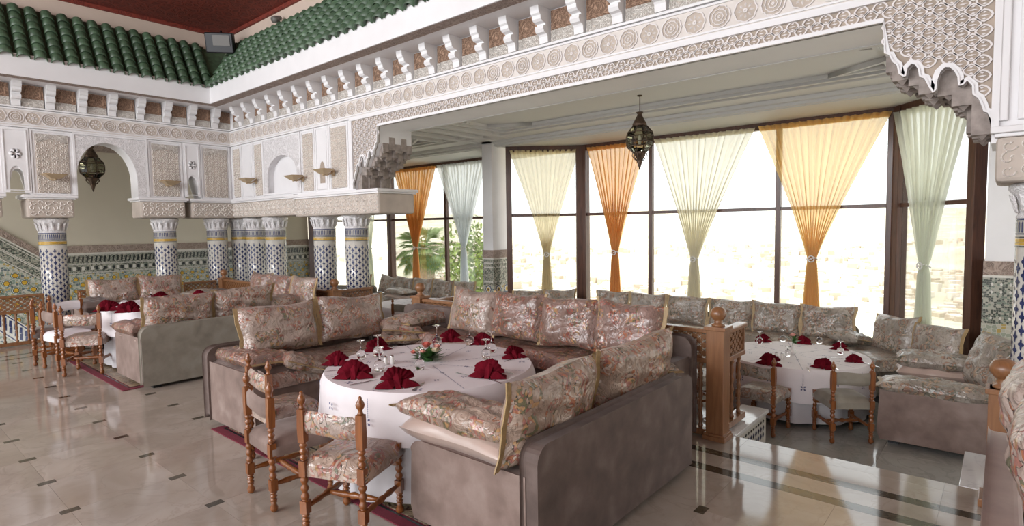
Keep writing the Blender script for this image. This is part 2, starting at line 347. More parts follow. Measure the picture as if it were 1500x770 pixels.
# planes: wall A lies in X = XW, its outline uses (Y, z); wall B lies in Y = YW, its outline uses (X, z)
XW, YW = 4.98, 11.32
def PA(x): return Matrix(((0, 0, 1, x), (1, 0, 0, 0), (0, 1, 0, 0), (0, 0, 0, 1)))
def PB(y): return Matrix(((1, 0, 0, 0), (0, 0, 1, y), (0, 1, 0, 0), (0, 0, 0, 1)))
def arch(x0, x1, zs, zt, z0, n=10, horseshoe=0.0):
    """pointed arch opening outline from bottom left, over the top, to bottom right"""
    c = (x0 + x1) / 2; w2 = (x1 - x0) / 2; L = []
    for i in range(n + 1):
        a = i / n * PI / 2; L.append((c - w2 * math.cos(a) ** .9, zs + (zt - zs) * (math.sin(a) * .93 + .07 * i / n)))
    Rr = [(2 * c - x, z) for x, z in reversed(L[:-1])]
    return [(x0 - horseshoe, z0)] + L + Rr + [(x1 + horseshoe, z0)]
FL2 = -.30     # lower floor
# ================================================================ SETTING: floors
fl = struct('floor', MB().box(-7, 4.545, -7, YW + .45, -.30, -.012), 'grout')
xs = [.825 + .605 * k for k in range(-3, 5)] + [3.80]
ys = [-1.08, -.48, .12, .72, 1.32, 1.92, 2.51, 3.10, 3.70, 4.31, 4.92, 5.535, 6.15, 6.77, 7.38, 7.99, 8.60, 9.21, 9.82, 10.16]
tilemesh = {}
def tile(x0, x1, y0, y1, z1, mat, name, parent, th=.012):
    key = (round(x1 - x0, 3), round(y1 - y0, 3), mat, th)
    if key not in tilemesh:
        g = .0006; tilemesh[key] = MB().box(g, x1 - x0 - g, g, y1 - y0 - g, -th, 0).mesh(name, [mat])
    return link(name, tilemesh[key], parent, loc=(x0, y0, z1))
for i in range(len(xs) - 1):
    for j in range(len(ys) - 1):
        tile(xs[i], xs[i + 1], ys[j], ys[j + 1], 0, 'floor', 'floor_tile', fl)
for x in xs[:-1]:
    for y in ys[1:-1]:
        if -.2 < x < 3.7: tile(x - .05, x + .05, y - .031, y + .031, .0006, 'black', 'dark_inlay', fl, .006)
# border bands of dark marble towards the annex and towards the back
for (x0, x1, m) in ((3.80, 3.90, 'black'), (3.90, 4.10, 'floor'), (4.10, 4.19, 'black'), (4.19, 4.43, 'floor')):
    for j in range(9):
        y0 = -1.0 + j * 1.24; tile(x0, x1, y0, y0 + 1.24, 0, m, 'border_tile' if m == 'floor' else 'dark_border_strip', fl)
for (y0, y1, m) in ((10.16, 10.23, 'black'), (10.23, 10.47, 'floor'), (10.47, 10.54, 'black'), (10.54, 11.7, 'floor')):
    for j in range(4):
        x0 = -1.0 + j * 1.2; tile(x0, x0 + 1.2, y0, y1, 0, m, 'border_tile' if m == 'floor' else 'dark_border_strip', fl)
for j in range(9): tile(4.43, 4.57, -1.0 + j * 1.24, .24 + j * 1.24, .0, 'floor', 'step_nosing', fl, .03)
f2 = struct('floor', MB().box(4.545, 9.6, -3, 14.2, -.36, FL2 - .012), 'grout')
for i in range(7):
    for j in range(13): tile(4.56 + i * .62, 4.56 + (i + 1) * .62, -1.5 + j * .75, -.75 + j * .75, FL2, 'floor2', 'lower_floor_tile', f2)
struct('floor', MB().box(-2, 4.9, YW + .45, 14.0, -1.0, -.9), 'floor2')
struct('trim_1', MB().box(4.55, 4.87, .16, 1.58, -.30, -.16).box(4.54, 4.89, .16, 1.58, -.16, -.13), ['marb'])
struct('trim_2', MB().box(4.55, 4.87, 5.28, 7.05, -.30, -.16).box(4.54, 4.89, 5.28, 7.05, -.16, -.13), ['marb'])
# stair curbs with tiled cheek
def curb(n, x0, x1, y0, y1):
    c = struct('trim_%d' % n, MB().box(x0, x1, y0, y1, -.30, -.03), ['zwhite'])
    MB().box(x0 - .01, x1 + .02, y0 - .02, y1 + .02, -.03, .004).build('marble_cap', 'marb', c, .004)
    mb = MB()
    for k in range(11):
        xx = x0 + .06 + k * (x1 - x0 - .1) / 11
        for z, h, m in ((-.085, .015, 1), (-.145, .03, 0), (-.21, .03, 0)):
            mb.add([(xx, y0 - .003, z), (xx + .025, y0 - .003, z - h), (xx + .05, y0 - .003, z), (xx + .025, y0 - .003, z + h)], [(0, 1, 2, 3)], m)
    tag(mb.build('cheek_tile', ['zblue', 'zblack'], c), kind='stuff')
curb(3, 4.58, 5.40, 1.60, 1.80); curb(4, 4.58, 5.27, -.08, .15); curb(5, 4.58, 5.3, 5.1, 5.26); curb(6, 4.58, 5.3, 7.07, 7.25)
# ================================================================ WALL B (back of the court)
wb = plate('wall_back', [(-3, 2.24)] + arch(-1.2, -.3, 2.62, 3.16, 2.24) + [(1.52, 2.24), (1.52, 2.30)]
   + [(1.655, 2.30)] + arch(1.73, 1.89, 2.55, 2.68, 2.30, 6)[1:-1] + [(1.94, 2.30), (1.94, 2.24)] + arch(2.53, 3.38, 2.58, 3.17, 2.24)
   + [(4.13, 2.24), (4.13, 2.32)] + [(4.19, 2.32)] + arch(4.19, 4.33, 2.58, 2.70, 2.32, 6)[1:-1] + [(4.40, 2.32), (4.40, 2.24), (4.98, 2.24), (4.98, 3.96), (-3, 3.96)], [], .34, 'white', None, PB(YW + .18), 'structure')
wa_out = [(YW + .35, 2.18), (YW + .35, 4.2), (-1.6, 4.2), (-1.6, 2.2), (.08, 2.2)]
# scalloped opening profile (right-hand side, Y then z), mirrored for the far side
prof = [(.081, 2.20), (.081, 2.343), (.105, 2.40), (.125, 2.41), (.136, 2.449), (.155, 2.50), (.185, 2.53), (.19, 2.59), (.215, 2.625), (.235, 2.60), (.262, 2.60), (.268, 2.66),
        (.285, 2.70), (.31, 2.73), (.336, 2.735), (.36, 2.71), (.375, 2.66), (.38, 2.59), (.40, 2.575), (.42, 2.61), (.45, 2.68), (.48, 2.70), (.487, 2.75), (.505, 2.785), (.526, 2.795), (.548, 2.77),
        (.555, 2.715), (.575, 2.715), (.60, 2.74), (.612, 2.80), (.64, 2.83), (.66, 2.88), (.69, 2.90), (.70, 3.118)]
YM = 3.68
opening = prof + [(2 * YM - y, z) for y, z in reversed(prof)]
wa = plate('wall_right', [(-1.6, 2.2)] + opening + [(YW + .34, 2.2), (YW + .34, 3.96), (-1.6, 3.96)], [arch(8.86, 9.94, 2.62, 2.985, 2.34)], .57, 'white', None, PA(XW + .287), 'structure')
MB().box(XW + .12, XW + .16, 8.8, 10.0, 2.3, 3.05).build('niche_back', 'white', wa)
# carved field panels, flat frames
def rectframe(x0, x1, z0, z1, t): return [(x0, z0), (x1, z0), (x1, z1), (x0, z1)], [[(x0 + t, z0 + t), (x1 - t, z0 + t), (x1 - t, z1 - t), (x0 + t, z1 - t)]]
def relief(parent, x0, x1, z0, z1, cell, T, seed=0, d=.012):
    # staggered arabesque scrolls standing proud of the panel, local x,z plane, -y outwards
    m = MB(); rnd = random.Random(seed); nx = max(1, int((x1 - x0) / cell)); nz = max(1, int((z1 - z0) / (cell * .9))); cx_ = (x1 - x0) / nx; cz = (z1 - z0) / nz
    for i in range(nx):
        for j in range(nz):
            x = x0 + (i + .5) * cx_; z = z0 + (j + .5) * cz; fl = 1 if (i + j) % 2 else -1; ph = (j % 2) * PI / 2; vs = []; fs = []; n = 9
            for k in range(n + 1):
                u = k / n; a = ph + fl * (.2 + 5.2 * u); r = cell * (.50 - .40 * u); w_ = cell * (.085 - .03 * u)
                for rr_, y in ((r - w_, 0), (r, -d), (r + w_, 0)): vs.append((x + rr_ * math.cos(a), y, z + rr_ * math.sin(a)))
            for k in range(n): fs += [(k * 3, k * 3 + 1, k * 3 + 4, k * 3 + 3), (k * 3 + 1, k * 3 + 2, k * 3 + 5, k * 3 + 4)]
            m.add(vs, fs, 0)
            a = ph + fl * 2.2; c, s_ = math.cos(a), math.sin(a); L = cell * .34; ox, oz = x - c * cell * .42, z - s_ * cell * .42
            m.add([(ox, 0, oz), (ox + L * c * .5 - s_ * L * .3, -.001, oz + L * s_ * .5 + c * L * .3), (ox + L * c, 0, oz + L * s_), (ox + L * c * .5 + s_ * L * .3, -.001, oz + L * s_ * .5 - c * L * .3), (ox + L * c * .5, -d, oz + L * s_ * .5)], [(0, 1, 4), (1, 2, 4), (2, 3, 4), (3, 0, 4)])
    if T is not None: m.v = [tuple(T @ Vector(v)) for v in m.v]
    return tag(m.build('arabesque_relief', 'relief', parent), kind='stuff')
TB = lambda y: Matrix.Translation((0, y, 0))
TA = lambda x: Matrix.Translation((x, 0, 0)) @ Matrix.Rotation(-PI / 2, 4, 'Z')
def panelB(x0, x1, mat='carved', name='carved_panel', z0=2.30, z1=3.29, f=.025):
    o, h = rectframe(x0, x1, z0, z1, f); plate('panel_frame', o, h, .02, 'white', wb, PB(YW + .004))
    i = f + .035
    m = MB().box(x0 + i, x1 - i, YW - .006, YW + .012, z0 + .02, z1 - i); m.build(name, 'ground_p' if mat == 'carved' else mat, wb)
    if mat == 'carved': relief(wb, x0 + i, x1 - i, z0 + .02, z1 - i, .052, TB(YW - .006), int(x0 * 10))
    n = 9; ww = x1 - x0 - 2 * i
    if mat == 'carved' and ww > .25:     # lobed spandrel at the head of the panel
        pts = []
        for k in range(n + 1):
            u = k / n; pts.append((x0 + i + ww * u, z1 - i - .10 - .05 * abs(math.sin(u * PI * 4)) + .07 * (1 - abs(2 * u - 1))))
        plate('spandrel_head', [(x0 + i, z1 - i), (x1 - i, z1 - i)] + pts[::-1], [], .016, 'carved', wb, PB(YW - .010))
def panelA(y0, y1, mat='carved', z0=2.30, z1=3.29, f=.025, name='carved_panel'):
    o, h = rectframe(y0, y1, z0, z1, f); plate('panel_frame', o, h, .02, 'white', wa, PA(XW + .004))
    i = f + .03; MB().box(XW - .006, XW + .012, y0 + i, y1 - i, z0 + .02, z1 - i).build(name, 'white' if mat == 'white' else 'ground_p', wa)
    if mat != 'white': relief(wa, -(y1 - i), -(y0 + i), z0 + .02, z1 - i, .052 if mat == 'carved' else .10, TA(XW - .006), int(y0 * 10))
panelB(.3, 1.45); panelB(1.97, 2.50); panelB(3.56, 4.10); panelB(4.42, 4.95)
for x0, x1 in ((1.62, 1.96), (4.12, 4.41)):
    o = [(x0, 2.32), (x1, 2.32), (x1, 3.29), (x0, 3.29)]
    c = (x0 + x1) / 2; hole = arch(c - .085, c + .085, 2.55, 2.72, 2.325, 6)
    plate('white_niche_surround', o, [hole], .024, 'white', wb, PB(YW - .002))
    o, h = rectframe(x0 + .03, x1 - .03, 2.35, 3.26, .012); plate('panel_frame', o, h, .012, 'white', wb, PB(YW - .02))
    m = MB()
    for k in range(6):
        a = k * PI / 3; m.lathe([(.0, -.004), (.026, -.004), (.034, .004), (.0, .004)], 10, 0, Matrix.Translation((c + .045 * math.cos(a), YW - .018, 2.90 + .05 * math.sin(a))) @ Matrix.Rotation(PI / 2, 4, 'X'))
    m.build('petal_rosette', 'white', wb)
plate('carved_arch_surround', [(2.53, 2.32)] + arch(2.53, 3.38, 2.58, 3.17, 2.33)[1:-1] + [(3.38, 2.32), (3.52, 2.32), (3.52, 3.26), (2.52, 3.26), (2.52, 2.32)], [], .02, 'carvedw', wb, PB(YW - .002))
o, h = rectframe(2.50, 3.55, 2.30, 3.30, .03); plate('panel_frame', [(2.5, 2.3), (2.53, 2.3), (2.53, 3.27), (3.52, 3.27), (3.52, 2.3), (3.55, 2.3), (3.55, 3.3), (2.5, 3.3)], [], .03, 'white', wb, PB(YW - .004))
panelA(10.92, 11.28); panelA(10.06, 10.42); panelA(8.35, 8.75); panelA(7.42, 7.93)
panelA(10.45, 10.90, 'white'); panelA(7.95, 8.32, 'white')
plate('carved_arch_surround', [(8.78, 2.32), (10.02, 2.32), (10.02, 3.27), (8.78, 3.27)], [arch(8.90, 9.90, 2.62, 2.97, 2.34)], .02, 'carvedw', wa, PA(XW - .002))
o, h = rectframe(8.76, 10.04, 2.31, 3.29, .03); plate('panel_frame', o, h, .03, 'white', wa, PA(XW - .006))
for yy in (8.13, 10.66):   # small blind niches
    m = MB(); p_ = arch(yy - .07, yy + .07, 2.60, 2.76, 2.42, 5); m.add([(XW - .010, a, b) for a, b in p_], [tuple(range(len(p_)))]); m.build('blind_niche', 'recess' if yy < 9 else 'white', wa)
# right pier panels (beside the far right column)
panelA(-1.5, -.20, 'carved2', 2.34, 3.6); 
for y0, y1, m_ in ((.00, .055, 'white'), (-.10, -.045, 'white')): MB().box(XW - .03, XW + .01, y0, y1, 2.34, 3.62).build('vertical_moulding', m_, wa, .008)
MB().lathe([(.022, 2.36), (.022, 2.40), (.016, 2.42), (.016, 2.92), (.024, 2.96), (.026, 3.02)], 12, 0, Matrix.Translation((XW - .02, -.14, 0))).build('colonette', 'white', wa)
# medallion band
bandB = MB().box(-2, XW, YW - .012, YW + .01, 3.325, 3.575); bandB.build('medallion_band', 'medbase', wb)
bandA = MB().box(XW - .012, XW + .01, -1.6, YW, 3.325, 3.575); bandA.build('medallion_band', 'medbase', wa)
for z, t_, d in ((3.31, .012, .035), (3.345, .008, .022), (3.568, .010, .026), (3.60, .012, .04)):
    MB().box(-2, XW, YW - d, YW, z - t_, z + t_).build('band_moulding', 'white', wb); MB().box(XW - d, XW, -1.6, YW, z - t_, z + t_).build('band_moulding', 'white', wa)
def medallion(kind):
    m = MB(); n = 32; rr = .088
    def ring(r0, r1, h, lob, mat, amp=.10):
        vs = []; fs = []
        for i in range(n):
            a = 2 * PI * i / n; s_ = 1 + amp * abs(math.cos(lob * a / 2)) if lob else 1
            for r, z in ((r0, 0), (r0, h), (r1, h), (r1, 0)): vs.append((r * s_ * math.cos(a), -z, r * s_ * math.sin(a)))
        for i in range(n):
            k = (i + 1) % n
            for q in range(3): fs.append((i * 4 + q, k * 4 + q, k * 4 + q + 1, i * 4 + q + 1))
        m.add(vs, fs, mat)
    lob = 8 if kind == 0 else 12
    m.add([(rr * (1 + .1 * abs(math.cos(lob * PI * i / n))) * math.cos(2 * PI * i / n), -.003, rr * (1 + .1 * abs(math.cos(lob * PI * i / n))) * math.sin(2 * PI * i / n)) for i in range(n)], [tuple(range(n))], 1)
    ring(rr * .93, rr * 1.04, .012, lob, 0)
    if kind == 0:
        for k in range(8):
            a = k * PI / 4; T = Matrix.Rotation(-a, 4, 'Y') @ Matrix.Translation((rr * .56, 0, 0))
            m.add([(-.028, 0, 0), (0, 0, -.013), (.024, 0, 0), (0, 0, .013), (0, -.012, 0)], [(0, 1, 4), (1, 2, 4), (2, 3, 4), (3, 0, 4)], 0, False, T)
        ring(.006, .018, .012, 0, 0)
    else:
        ring(rr * .62, rr * .70, .011, 12, 0, .12); ring(rr * .30, rr * .38, .010, 8, 0, .15)
        for k in range(12):
            a = k * PI / 6; T = Matrix.Rotation(-a, 4, 'Y') @ Matrix.Translation((rr * .82, 0, 0))
            m.add([(-.008, 0, -.004), (.008, 0, -.004), (.008, 0, .004), (-.008, 0, .004), (0, -.010, 0)], [(0, 1, 4), (1, 2, 4), (2, 3, 4), (3, 0, 4)], 0, False, T)
        ring(.004, .012, .01, 0, 0)
    return m.mesh('medallion', ['lat', 'medrec'])
MED = [medallion(0), medallion(1)]
for k in range(17):
    link('medallion', MED[k % 2], wb, loc=(4.83 - .2005 * k, YW - .012, 3.45))
for k in range(50):
    o = link('medallion', MED[k % 2], wa, loc=(XW - .012, 11.2 - .2165 * k, 3.45), rz=-PI / 2)
# corbels and brown arched recesses below the soffit
def corbel():
    P = [(0, 3.615), (.055, 3.615), (.06, 3.68), (.075, 3.70), (.115, 3.71), (.135, 3.74), (.125, 3.775), (.09, 3.785), (.10, 3.80), (.15, 3.81), (.175, 3.83), (.18, 3.865), (.20, 3.88), (.21, 3.91), (.215, 3.96), (0, 3.96)]
    m = MB(); n = len(P); hw = .055
    vs = [(-hw, -d, z) for d, z in P] + [(hw, -d, z) for d, z in P]
    fs = [tuple(range(n - 1, -1, -1)), tuple(range(n, 2 * n))] + [(i, (i + 1) % n, (i + 1) % n + n, i + n) for i in range(n)]
    m.add(vs, fs); return m.mesh('corbel', ['white'])
CB = corbel()
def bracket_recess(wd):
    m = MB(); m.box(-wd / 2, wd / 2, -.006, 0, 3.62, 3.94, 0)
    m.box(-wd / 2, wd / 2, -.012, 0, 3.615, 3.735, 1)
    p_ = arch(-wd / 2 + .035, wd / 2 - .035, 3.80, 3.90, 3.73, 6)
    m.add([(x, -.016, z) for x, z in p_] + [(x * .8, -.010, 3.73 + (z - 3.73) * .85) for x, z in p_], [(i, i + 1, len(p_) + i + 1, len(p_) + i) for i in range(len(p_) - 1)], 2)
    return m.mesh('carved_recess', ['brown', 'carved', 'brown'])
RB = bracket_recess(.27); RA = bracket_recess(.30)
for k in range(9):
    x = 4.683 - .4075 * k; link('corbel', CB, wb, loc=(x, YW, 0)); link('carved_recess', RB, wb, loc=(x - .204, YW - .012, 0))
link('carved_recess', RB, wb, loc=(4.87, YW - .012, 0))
for k in range(24):
    y = 4.612 + .4395 * (15 - k); 
    if y > 11.2 or y < 1.2: continue
    link('corbel', CB, wa, loc=(XW, y, 0), rz=-PI / 2); link('carved_recess', RA, wa, loc=(XW - .012, y + .22, 0), rz=-PI / 2)
# soffit, fascia, upper wall, ceiling
O = .56
struct('trim_7', MB().box(-3, XW, YW - O + .17, YW + .01, 3.955, 3.99).box(XW - O + .17, XW + .01, -1.6, YW - O + .17, 3.955, 3.99), ['white'])
struct('trim_8', MB().box(-3, XW - O + .17, YW - O, YW - O + .17, 3.945, 3.98).box(XW - O, XW - O + .17, -1.6, YW - O, 3.945, 3.98), ['taupe'])
struct('trim_9', MB().box(-3, XW - O, YW - O - .02, YW - O, 3.945, 4.26).box(XW - O - .02, XW - O, -1.6, YW - O - .0, 3.945, 4.26), ['white'])
struct('wall_upper', MB().box(-7, 5.06, YW + .06, YW + .12, 4.2, 5.46).box(5.0, 5.06, -7, YW + .06, 4.2, 5.46), ['beige'])
struct('ceiling', MB().box(-7, 5.1, -7, YW + .15, 5.40, 5.5), ['red'])
struct('wall_light_block', MB().box(-7, 9.6, -7.2, -7, -.3, 5.4), ['cream'])  # unseen wall, added to block sky light and darken faces turned this way
struct('trim_10', MB().box(-7, 5.0, YW + .02, YW + .06, 5.34, 5.40).box(4.96, 5.0, -7, YW + .02, 5.34, 5.40), ['red'])
# green glazed barrel tiles: each course tile is a piece of its own
def barrel(w_, l, t_=.012):
    m = MB(); n = 8; vs = []; fs = []
    for yy, s_ in ((0, 1.0), (l, .86)):
        for i in range(n + 1):
            a = PI * i / n; r = w_ / 2 * s_; vs.append((-math.cos(a) * r, yy, math.sin(a) * r * 1.0))
        for i in range(n + 1):
            a = PI * i / n; r = (w_ / 2 - t_) * s_; vs.append((-math.cos(a) * r, yy, math.sin(a) * r))
    q = n + 1
    for i in range(n):
        fs += [(i, i + 1, 2 * q + i + 1, 2 * q + i), (q + i + 1, q + i, 3 * q + i, 3 * q + i + 1), (i + 1, i, q + i, q + i + 1)]
    m.add(vs, fs, 0, True); return m.mesh('roof_tile', ['green'])
BT = barrel(.165, .17)
slope = math.atan2(.80, .50)
def eave(name, label, origin, along, inward, n, nstuff, rz):
    root = thing(name, origin, 0, label, 'roof')
    bed = MB(); a = Vector(along); d = Vector(inward) * math.cos(slope) + Vector((0, 0, math.sin(slope)))
    L = (n + nstuff) * .195
    p0 = Vector((0, 0, 0)) - a * .15; p1 = a * L
    q = Vector(inward) * .02
    ext = d * .99
    bed.add([tuple(p0 + q), tuple(p1 + q), tuple(p1 + ext + q), tuple(p0 + ext * 1.0 + q), tuple(p0 + q + Vector((0, 0, -.03))), tuple(p1 + q + Vector((0, 0, -.03)))], [(0, 1, 2, 3), (0, 4, 5, 1)])
    bed.build('tile_bed', 'green', root)
    nrm = a.cross(d); 
    if nrm.dot(Vector(inward)) > 0: nrm = -nrm
    Rm = Matrix((a if a.cross(d).dot(nrm) > 0 else -a, d, nrm)).transposed().to_4x4()
    extra = MB()
    for k in range(n + nstuff):
        for c in range(7):
            off = a * (k * .195) + d * (c * .142) - d * .05 + nrm * (.012 - .004 * (c % 2))
            # the valley clips the tiles near the inner corner
            if k < 0: continue
            T = Matrix.Translation(off) @ Rm @ Matrix.Rotation(-.06, 4, 'X')
            if k < n: o = link('roof_tile', BT, root); o.matrix_local = T
            else: extra.add([tuple(v.co) for v in BT.vertices], [tuple(p.vertices) for p in BT.polygons], 0, True, T)
    if nstuff: tag(extra.build('roof_tiles', 'green', root), kind='stuff')
    return root
eave('tiled_eave', 'dark green glazed barrel-tile eave above the left arcade', (XW - O - .02, YW - O, 4.235), (-1, 0, 0), (0, 1, 0), 22, 8, 0)
eave('tiled_eave', 'brighter green glazed tile eave above the carved beam, running to the top edge', (XW - O, YW - O - .06, 4.235), (0, -1, 0), (1, 0, 0), 38, 16, 0)
# valley fill tiles in the corner
mb = MB(); c0 = Vector((XW - O, YW - O, 4.23)); c1 = Vector((XW - .06, YW - .06, 5.03))
mb.add([c0, c0 + Vector((.02, .5, .8)), c1, c0 + Vector((.5, .02, .8))], [(0, 1, 2, 3)])
tag(mb.build('valley_tile_sheet', 'green'), 'dark green tiled valley where the two eaves meet in the corner', 'roof')
# ---- imposts (carved blocks) and columns
imp = [(-.9, 1.60, 'B'), (1.88, 2.47, 'B'), (3.40, 4.11, 'B')]
def impost(x0, x1, y0, y1, z0, z1, mat='carved2'):
    b = MB(); cx_, cy_ = (x0 + x1) / 2, (y0 + y1) / 2
    pr_ = [(0, z0 + .05), (.02, z0 + .012), (.045, z0), ]
    o = struct('trim_%d' % random.randint(100, 999), MB().box(x0, x1, y0, y1, z0, z1 - .05), ['ground_p'], None, .03)
    if x1 - x0 > .25 and y1 - y0 < .6: relief(o, x0 + .02, x1 - .02, z0 + .03, z1 - .07, .085, TB(y0), 3, .014)
    if x0 > 4.5: relief(o, -(y1 - .02), -(y0 + .02), z0 + .03, z1 - .07, .085, TA(x0), 4, .014)
    MB().box(x0 - .045, x1 + .045, y0 - .045, y1 + .03, z1 - .03, z1 + .012).box(x0 - .02, x1 + .02, y0 - .02, y1 + .01, z1 - .055, z1 - .03).build('ledge', 'white', o, .006); return o
for x0, x1, _ in imp: impost(x0, x1, YW - .04, YW + .46, 1.94, 2.28)
impost(4.22, XW + .5, YW - .03, YW + .5, 1.94, 2.28); impost(XW - .03, XW + .5, 8.97, YW - .035, 1.94, 2.275)
impost(XW - .055, XW + .6, 6.66, 8.93, 1.91, 2.25); impost(XW - .05, XW + .6, -1.5, .055, 1.94, 2.285)
def column_parts():
    shaft = MB().lathe([(.178, 0), (.178, 1.72)], 28, 0).mesh('shaft', ['zwhite'])
    cap = MB().lathe([(.178, 1.70), (.182, 1.715), (.172, 1.73), (.176, 1.80), (.195, 1.86), (.225, 1.895), (.225, 1.925), (.20, 1.94)], 28)
    for k in range(14):
        a = 2 * PI * k / 14; T = Matrix.Rotation(a, 4, 'Z') @ Matrix.Translation((.182, 0, 1.80))
        cap.add([(0, -.026, -.06), (0, .026, -.06), (.02, .026, .05), (.02, -.026, .05), (.012, 0, -.04), (.045, 0, .07)], [(0, 1, 4), (1, 2, 5, 4), (2, 3, 5), (3, 0, 4, 5)], 0, False, T)
    cap = cap.mesh('capital', ['carvedw'])
    t = MB(); R0 = .1795
    def patch(a, z, pts, mat):
        t.add([((R0 + .0012) * math.cos(a + x / R0), (R0 + .0012) * math.sin(a + x / R0), z + y) for x, y in pts], [tuple(range(len(pts)))], mat)
    q = []                                   # four-lobed tile
    for k in range(16):
        a = 2 * PI * k / 16; r = .72 + .28 * math.cos(4 * a); q.append((.0235 * r * math.cos(a) * 1.0, .043 * r * math.sin(a)))
    NC = 22
    for row in range(31):
        for k in range(NC):
            if (row + k) % 2: continue
            a = 2 * PI * k / NC; z = .03 + row * .0462; patch(a, z, q, 0)
    for k in range(44): patch(2 * PI * k / 44, 1.645, [(-.006, -.035), (.006, -.035), (.006, .03), (0, .04), (-.006, .03)], 0)
    def belt(z0, z1, mat):
        n = 28; t.add([((R0 + .0008) * math.cos(2 * PI * i / n), (R0 + .0008) * math.sin(2 * PI * i / n), z) for z in (z0, z1) for i in range(n)], [(i, (i + 1) % n, n + (i + 1) % n, n + i) for i in range(n)], mat)
    belt(1.693, 1.705, 0); belt(1.597, 1.605, 0); belt(1.575, 1.583, 1); belt(1.512, 1.52, 1); belt(1.545, 1.568, 2); belt(1.525, 1.543, 2)
    return shaft, cap, t.mesh('tile_inlay', ['zblue', 'zblack', 'zyel'])
SH, CP, TI = column_parts()
def column(x, y, label, z0=0):
    r = thing('tiled_column', (x, y, z0), random.random() * .1, label, 'column', 'zellige columns of the arcade')
    sc_ = (1.935 - z0) / 1.935
    for n, me, k in (('shaft', SH, None), ('capital', CP, None), ('tile_inlay', TI, 'stuff')):
        o = link(n, me, r)
        if k: o['kind'] = k
        if z0 and n == 'shaft': pass
    if z0: MB().lathe([(.178, z0 * -1 - .0 - abs(z0) * 0), (.178, 0)], 24).build('plinth', 'zblue', r)
    return r
cyB = YW + .26; cxA = XW + .26
column(2.22, cyB, 'blue and white tiled column, leftmost one whole, behind the small cluster of chairs')
column(3.85, cyB, 'blue and white tiled column second from left, right of the big open arch')
column(4.76, cyB, 'blue and white tiled column third from left, near the court corner')
column(cxA, 11.62, 'blue and white tiled column, left half of the joined pair at the corner')
column(cxA, 10.98, 'blue and white tiled column, right half of the joined pair at the corner')
column(cxA, 10.22, 'blue and white tiled column just right of the joined corner pair')
column(cxA, 8.57, 'blue and white tiled column in front of the dark window post, left of two')
column(cxA, 7.66, 'blue and white tiled column beside the stalactite arch, right of two')
column(cxA - .02, -.24, 'blue and white tiled column at the right edge of the picture')
column(1.15, cyB, 'blue and white tiled column just outside the left edge')
# ================================================================ spandrel lattice on wall A
fr_o = [(.08, 2.29), (.08, 3.285), (2 * YM - .08, 3.285), (2 * YM - .08, 2.29)]
pf = [(y, z) for y, z in prof if z > 2.29]
pfm = [(2 * YM - y, z) for y, z in pf]
field = [(.082, 2.30)] + pf + list(reversed(pfm)) + [(2 * YM - .082, 2.30), (2 * YM - .082, 3.285), (.082, 3.285)]
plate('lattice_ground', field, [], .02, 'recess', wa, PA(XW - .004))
# white scalloped rim following the opening
rim = MB(); allp = pf + list(reversed(pfm))
def rimline(pts, w_, d0, d1, mat=0):
    n = len(pts); nv = []
    for i, (y, z) in enumerate(pts):
        a = pts[max(0, i - 1)]; b = pts[min(n - 1, i + 1)]; dy, dz = b[0] - a[0], b[1] - a[1]; L = math.hypot(dy, dz) or 1
        nv.append((-dz / L, dy / L))
    vs = []
    for (y, z), (ny, nz) in zip(pts, nv):
        vs += [(XW - d0, y, z), (XW - d1, y, z), (XW - d1, y + ny * w_, z + nz * w_), (XW - d0, y + ny * w_, z + nz * w_)]
    fs = []
    for i in range(n - 1):
        for q in range(4): fs.append((i * 4 + q, i * 4 + (q + 1) % 4, i * 4 + 4 + (q + 1) % 4, i * 4 + 4 + q))
    rim.add(vs, fs, mat)
rimline(allp, .034, .0, .035); rimline(allp, .012, .035, .045)
rim.box(XW - .04, XW, .045, .085, 2.29, 3.30).box(XW - .04, XW, 2 * YM - .085, 2 * YM - .045, 2.29, 3.30).box(XW - .05, XW, .045, 2 * YM - .045, 3.265, 3.305)
rim.build('scalloped_rim', 'white', wa)
lat = MB()
def inside(y, z):
    yy = min(y, 2 * YM - y)
    if yy < .10 or z > 3.25: return False
    if yy > .72: return z > 3.165
    for i in range(len(prof) - 1):
        (a, za), (b, zb) = prof[i], prof[i + 1]
        if min(a, b) <= yy <= max(a, b) and z < max(za, zb) + .045: return False
    return True
cw, ch = .0585, .094
def rhomb(y, z):
    n = 12; vs = []; fs = []
    for i in range(n):
        a = 2 * PI * i / n; ca, sa = math.cos(a), math.sin(a)
        k = 1 / (abs(ca) + abs(sa)) * (1 + .14 * math.cos(4 * a + PI) )
        for s_, d in ((.985, .010), (.985, .026), (.74, .026), (.74, .010)): vs.append((XW - d, y + ca * k * cw * s_, z + sa * k * ch * .55 * s_))
    for i in range(n):
        j = (i + 1) % n
        for q in (0, 1, 2): fs.append((i * 4 + q, i * 4 + q + 1, j * 4 + q + 1, j * 4 + q))
    lat.add(vs, fs)
    for dz, ww, hh in ((0, .024, .006), (.022, .012, .007), (-.022, .012, .007)):
        lat.add([(XW - .022, y - ww, z + dz), (XW - .022, y, z + dz - hh), (XW - .022, y + ww, z + dz), (XW - .022, y, z + dz + hh)], [(0, 1, 2, 3)])
r_ = 0; z = 2.40
while z < 3.27:
    y = .08 + (cw if r_ % 2 else 0)
    while y < 2 * YM:
        if inside(y, z): rhomb(y, z)
        y += 2 * cw
    z += ch / 2 * 1.04; r_ += 1
tag(lat.build('sebka_lattice', 'lat', wa), kind='stuff')
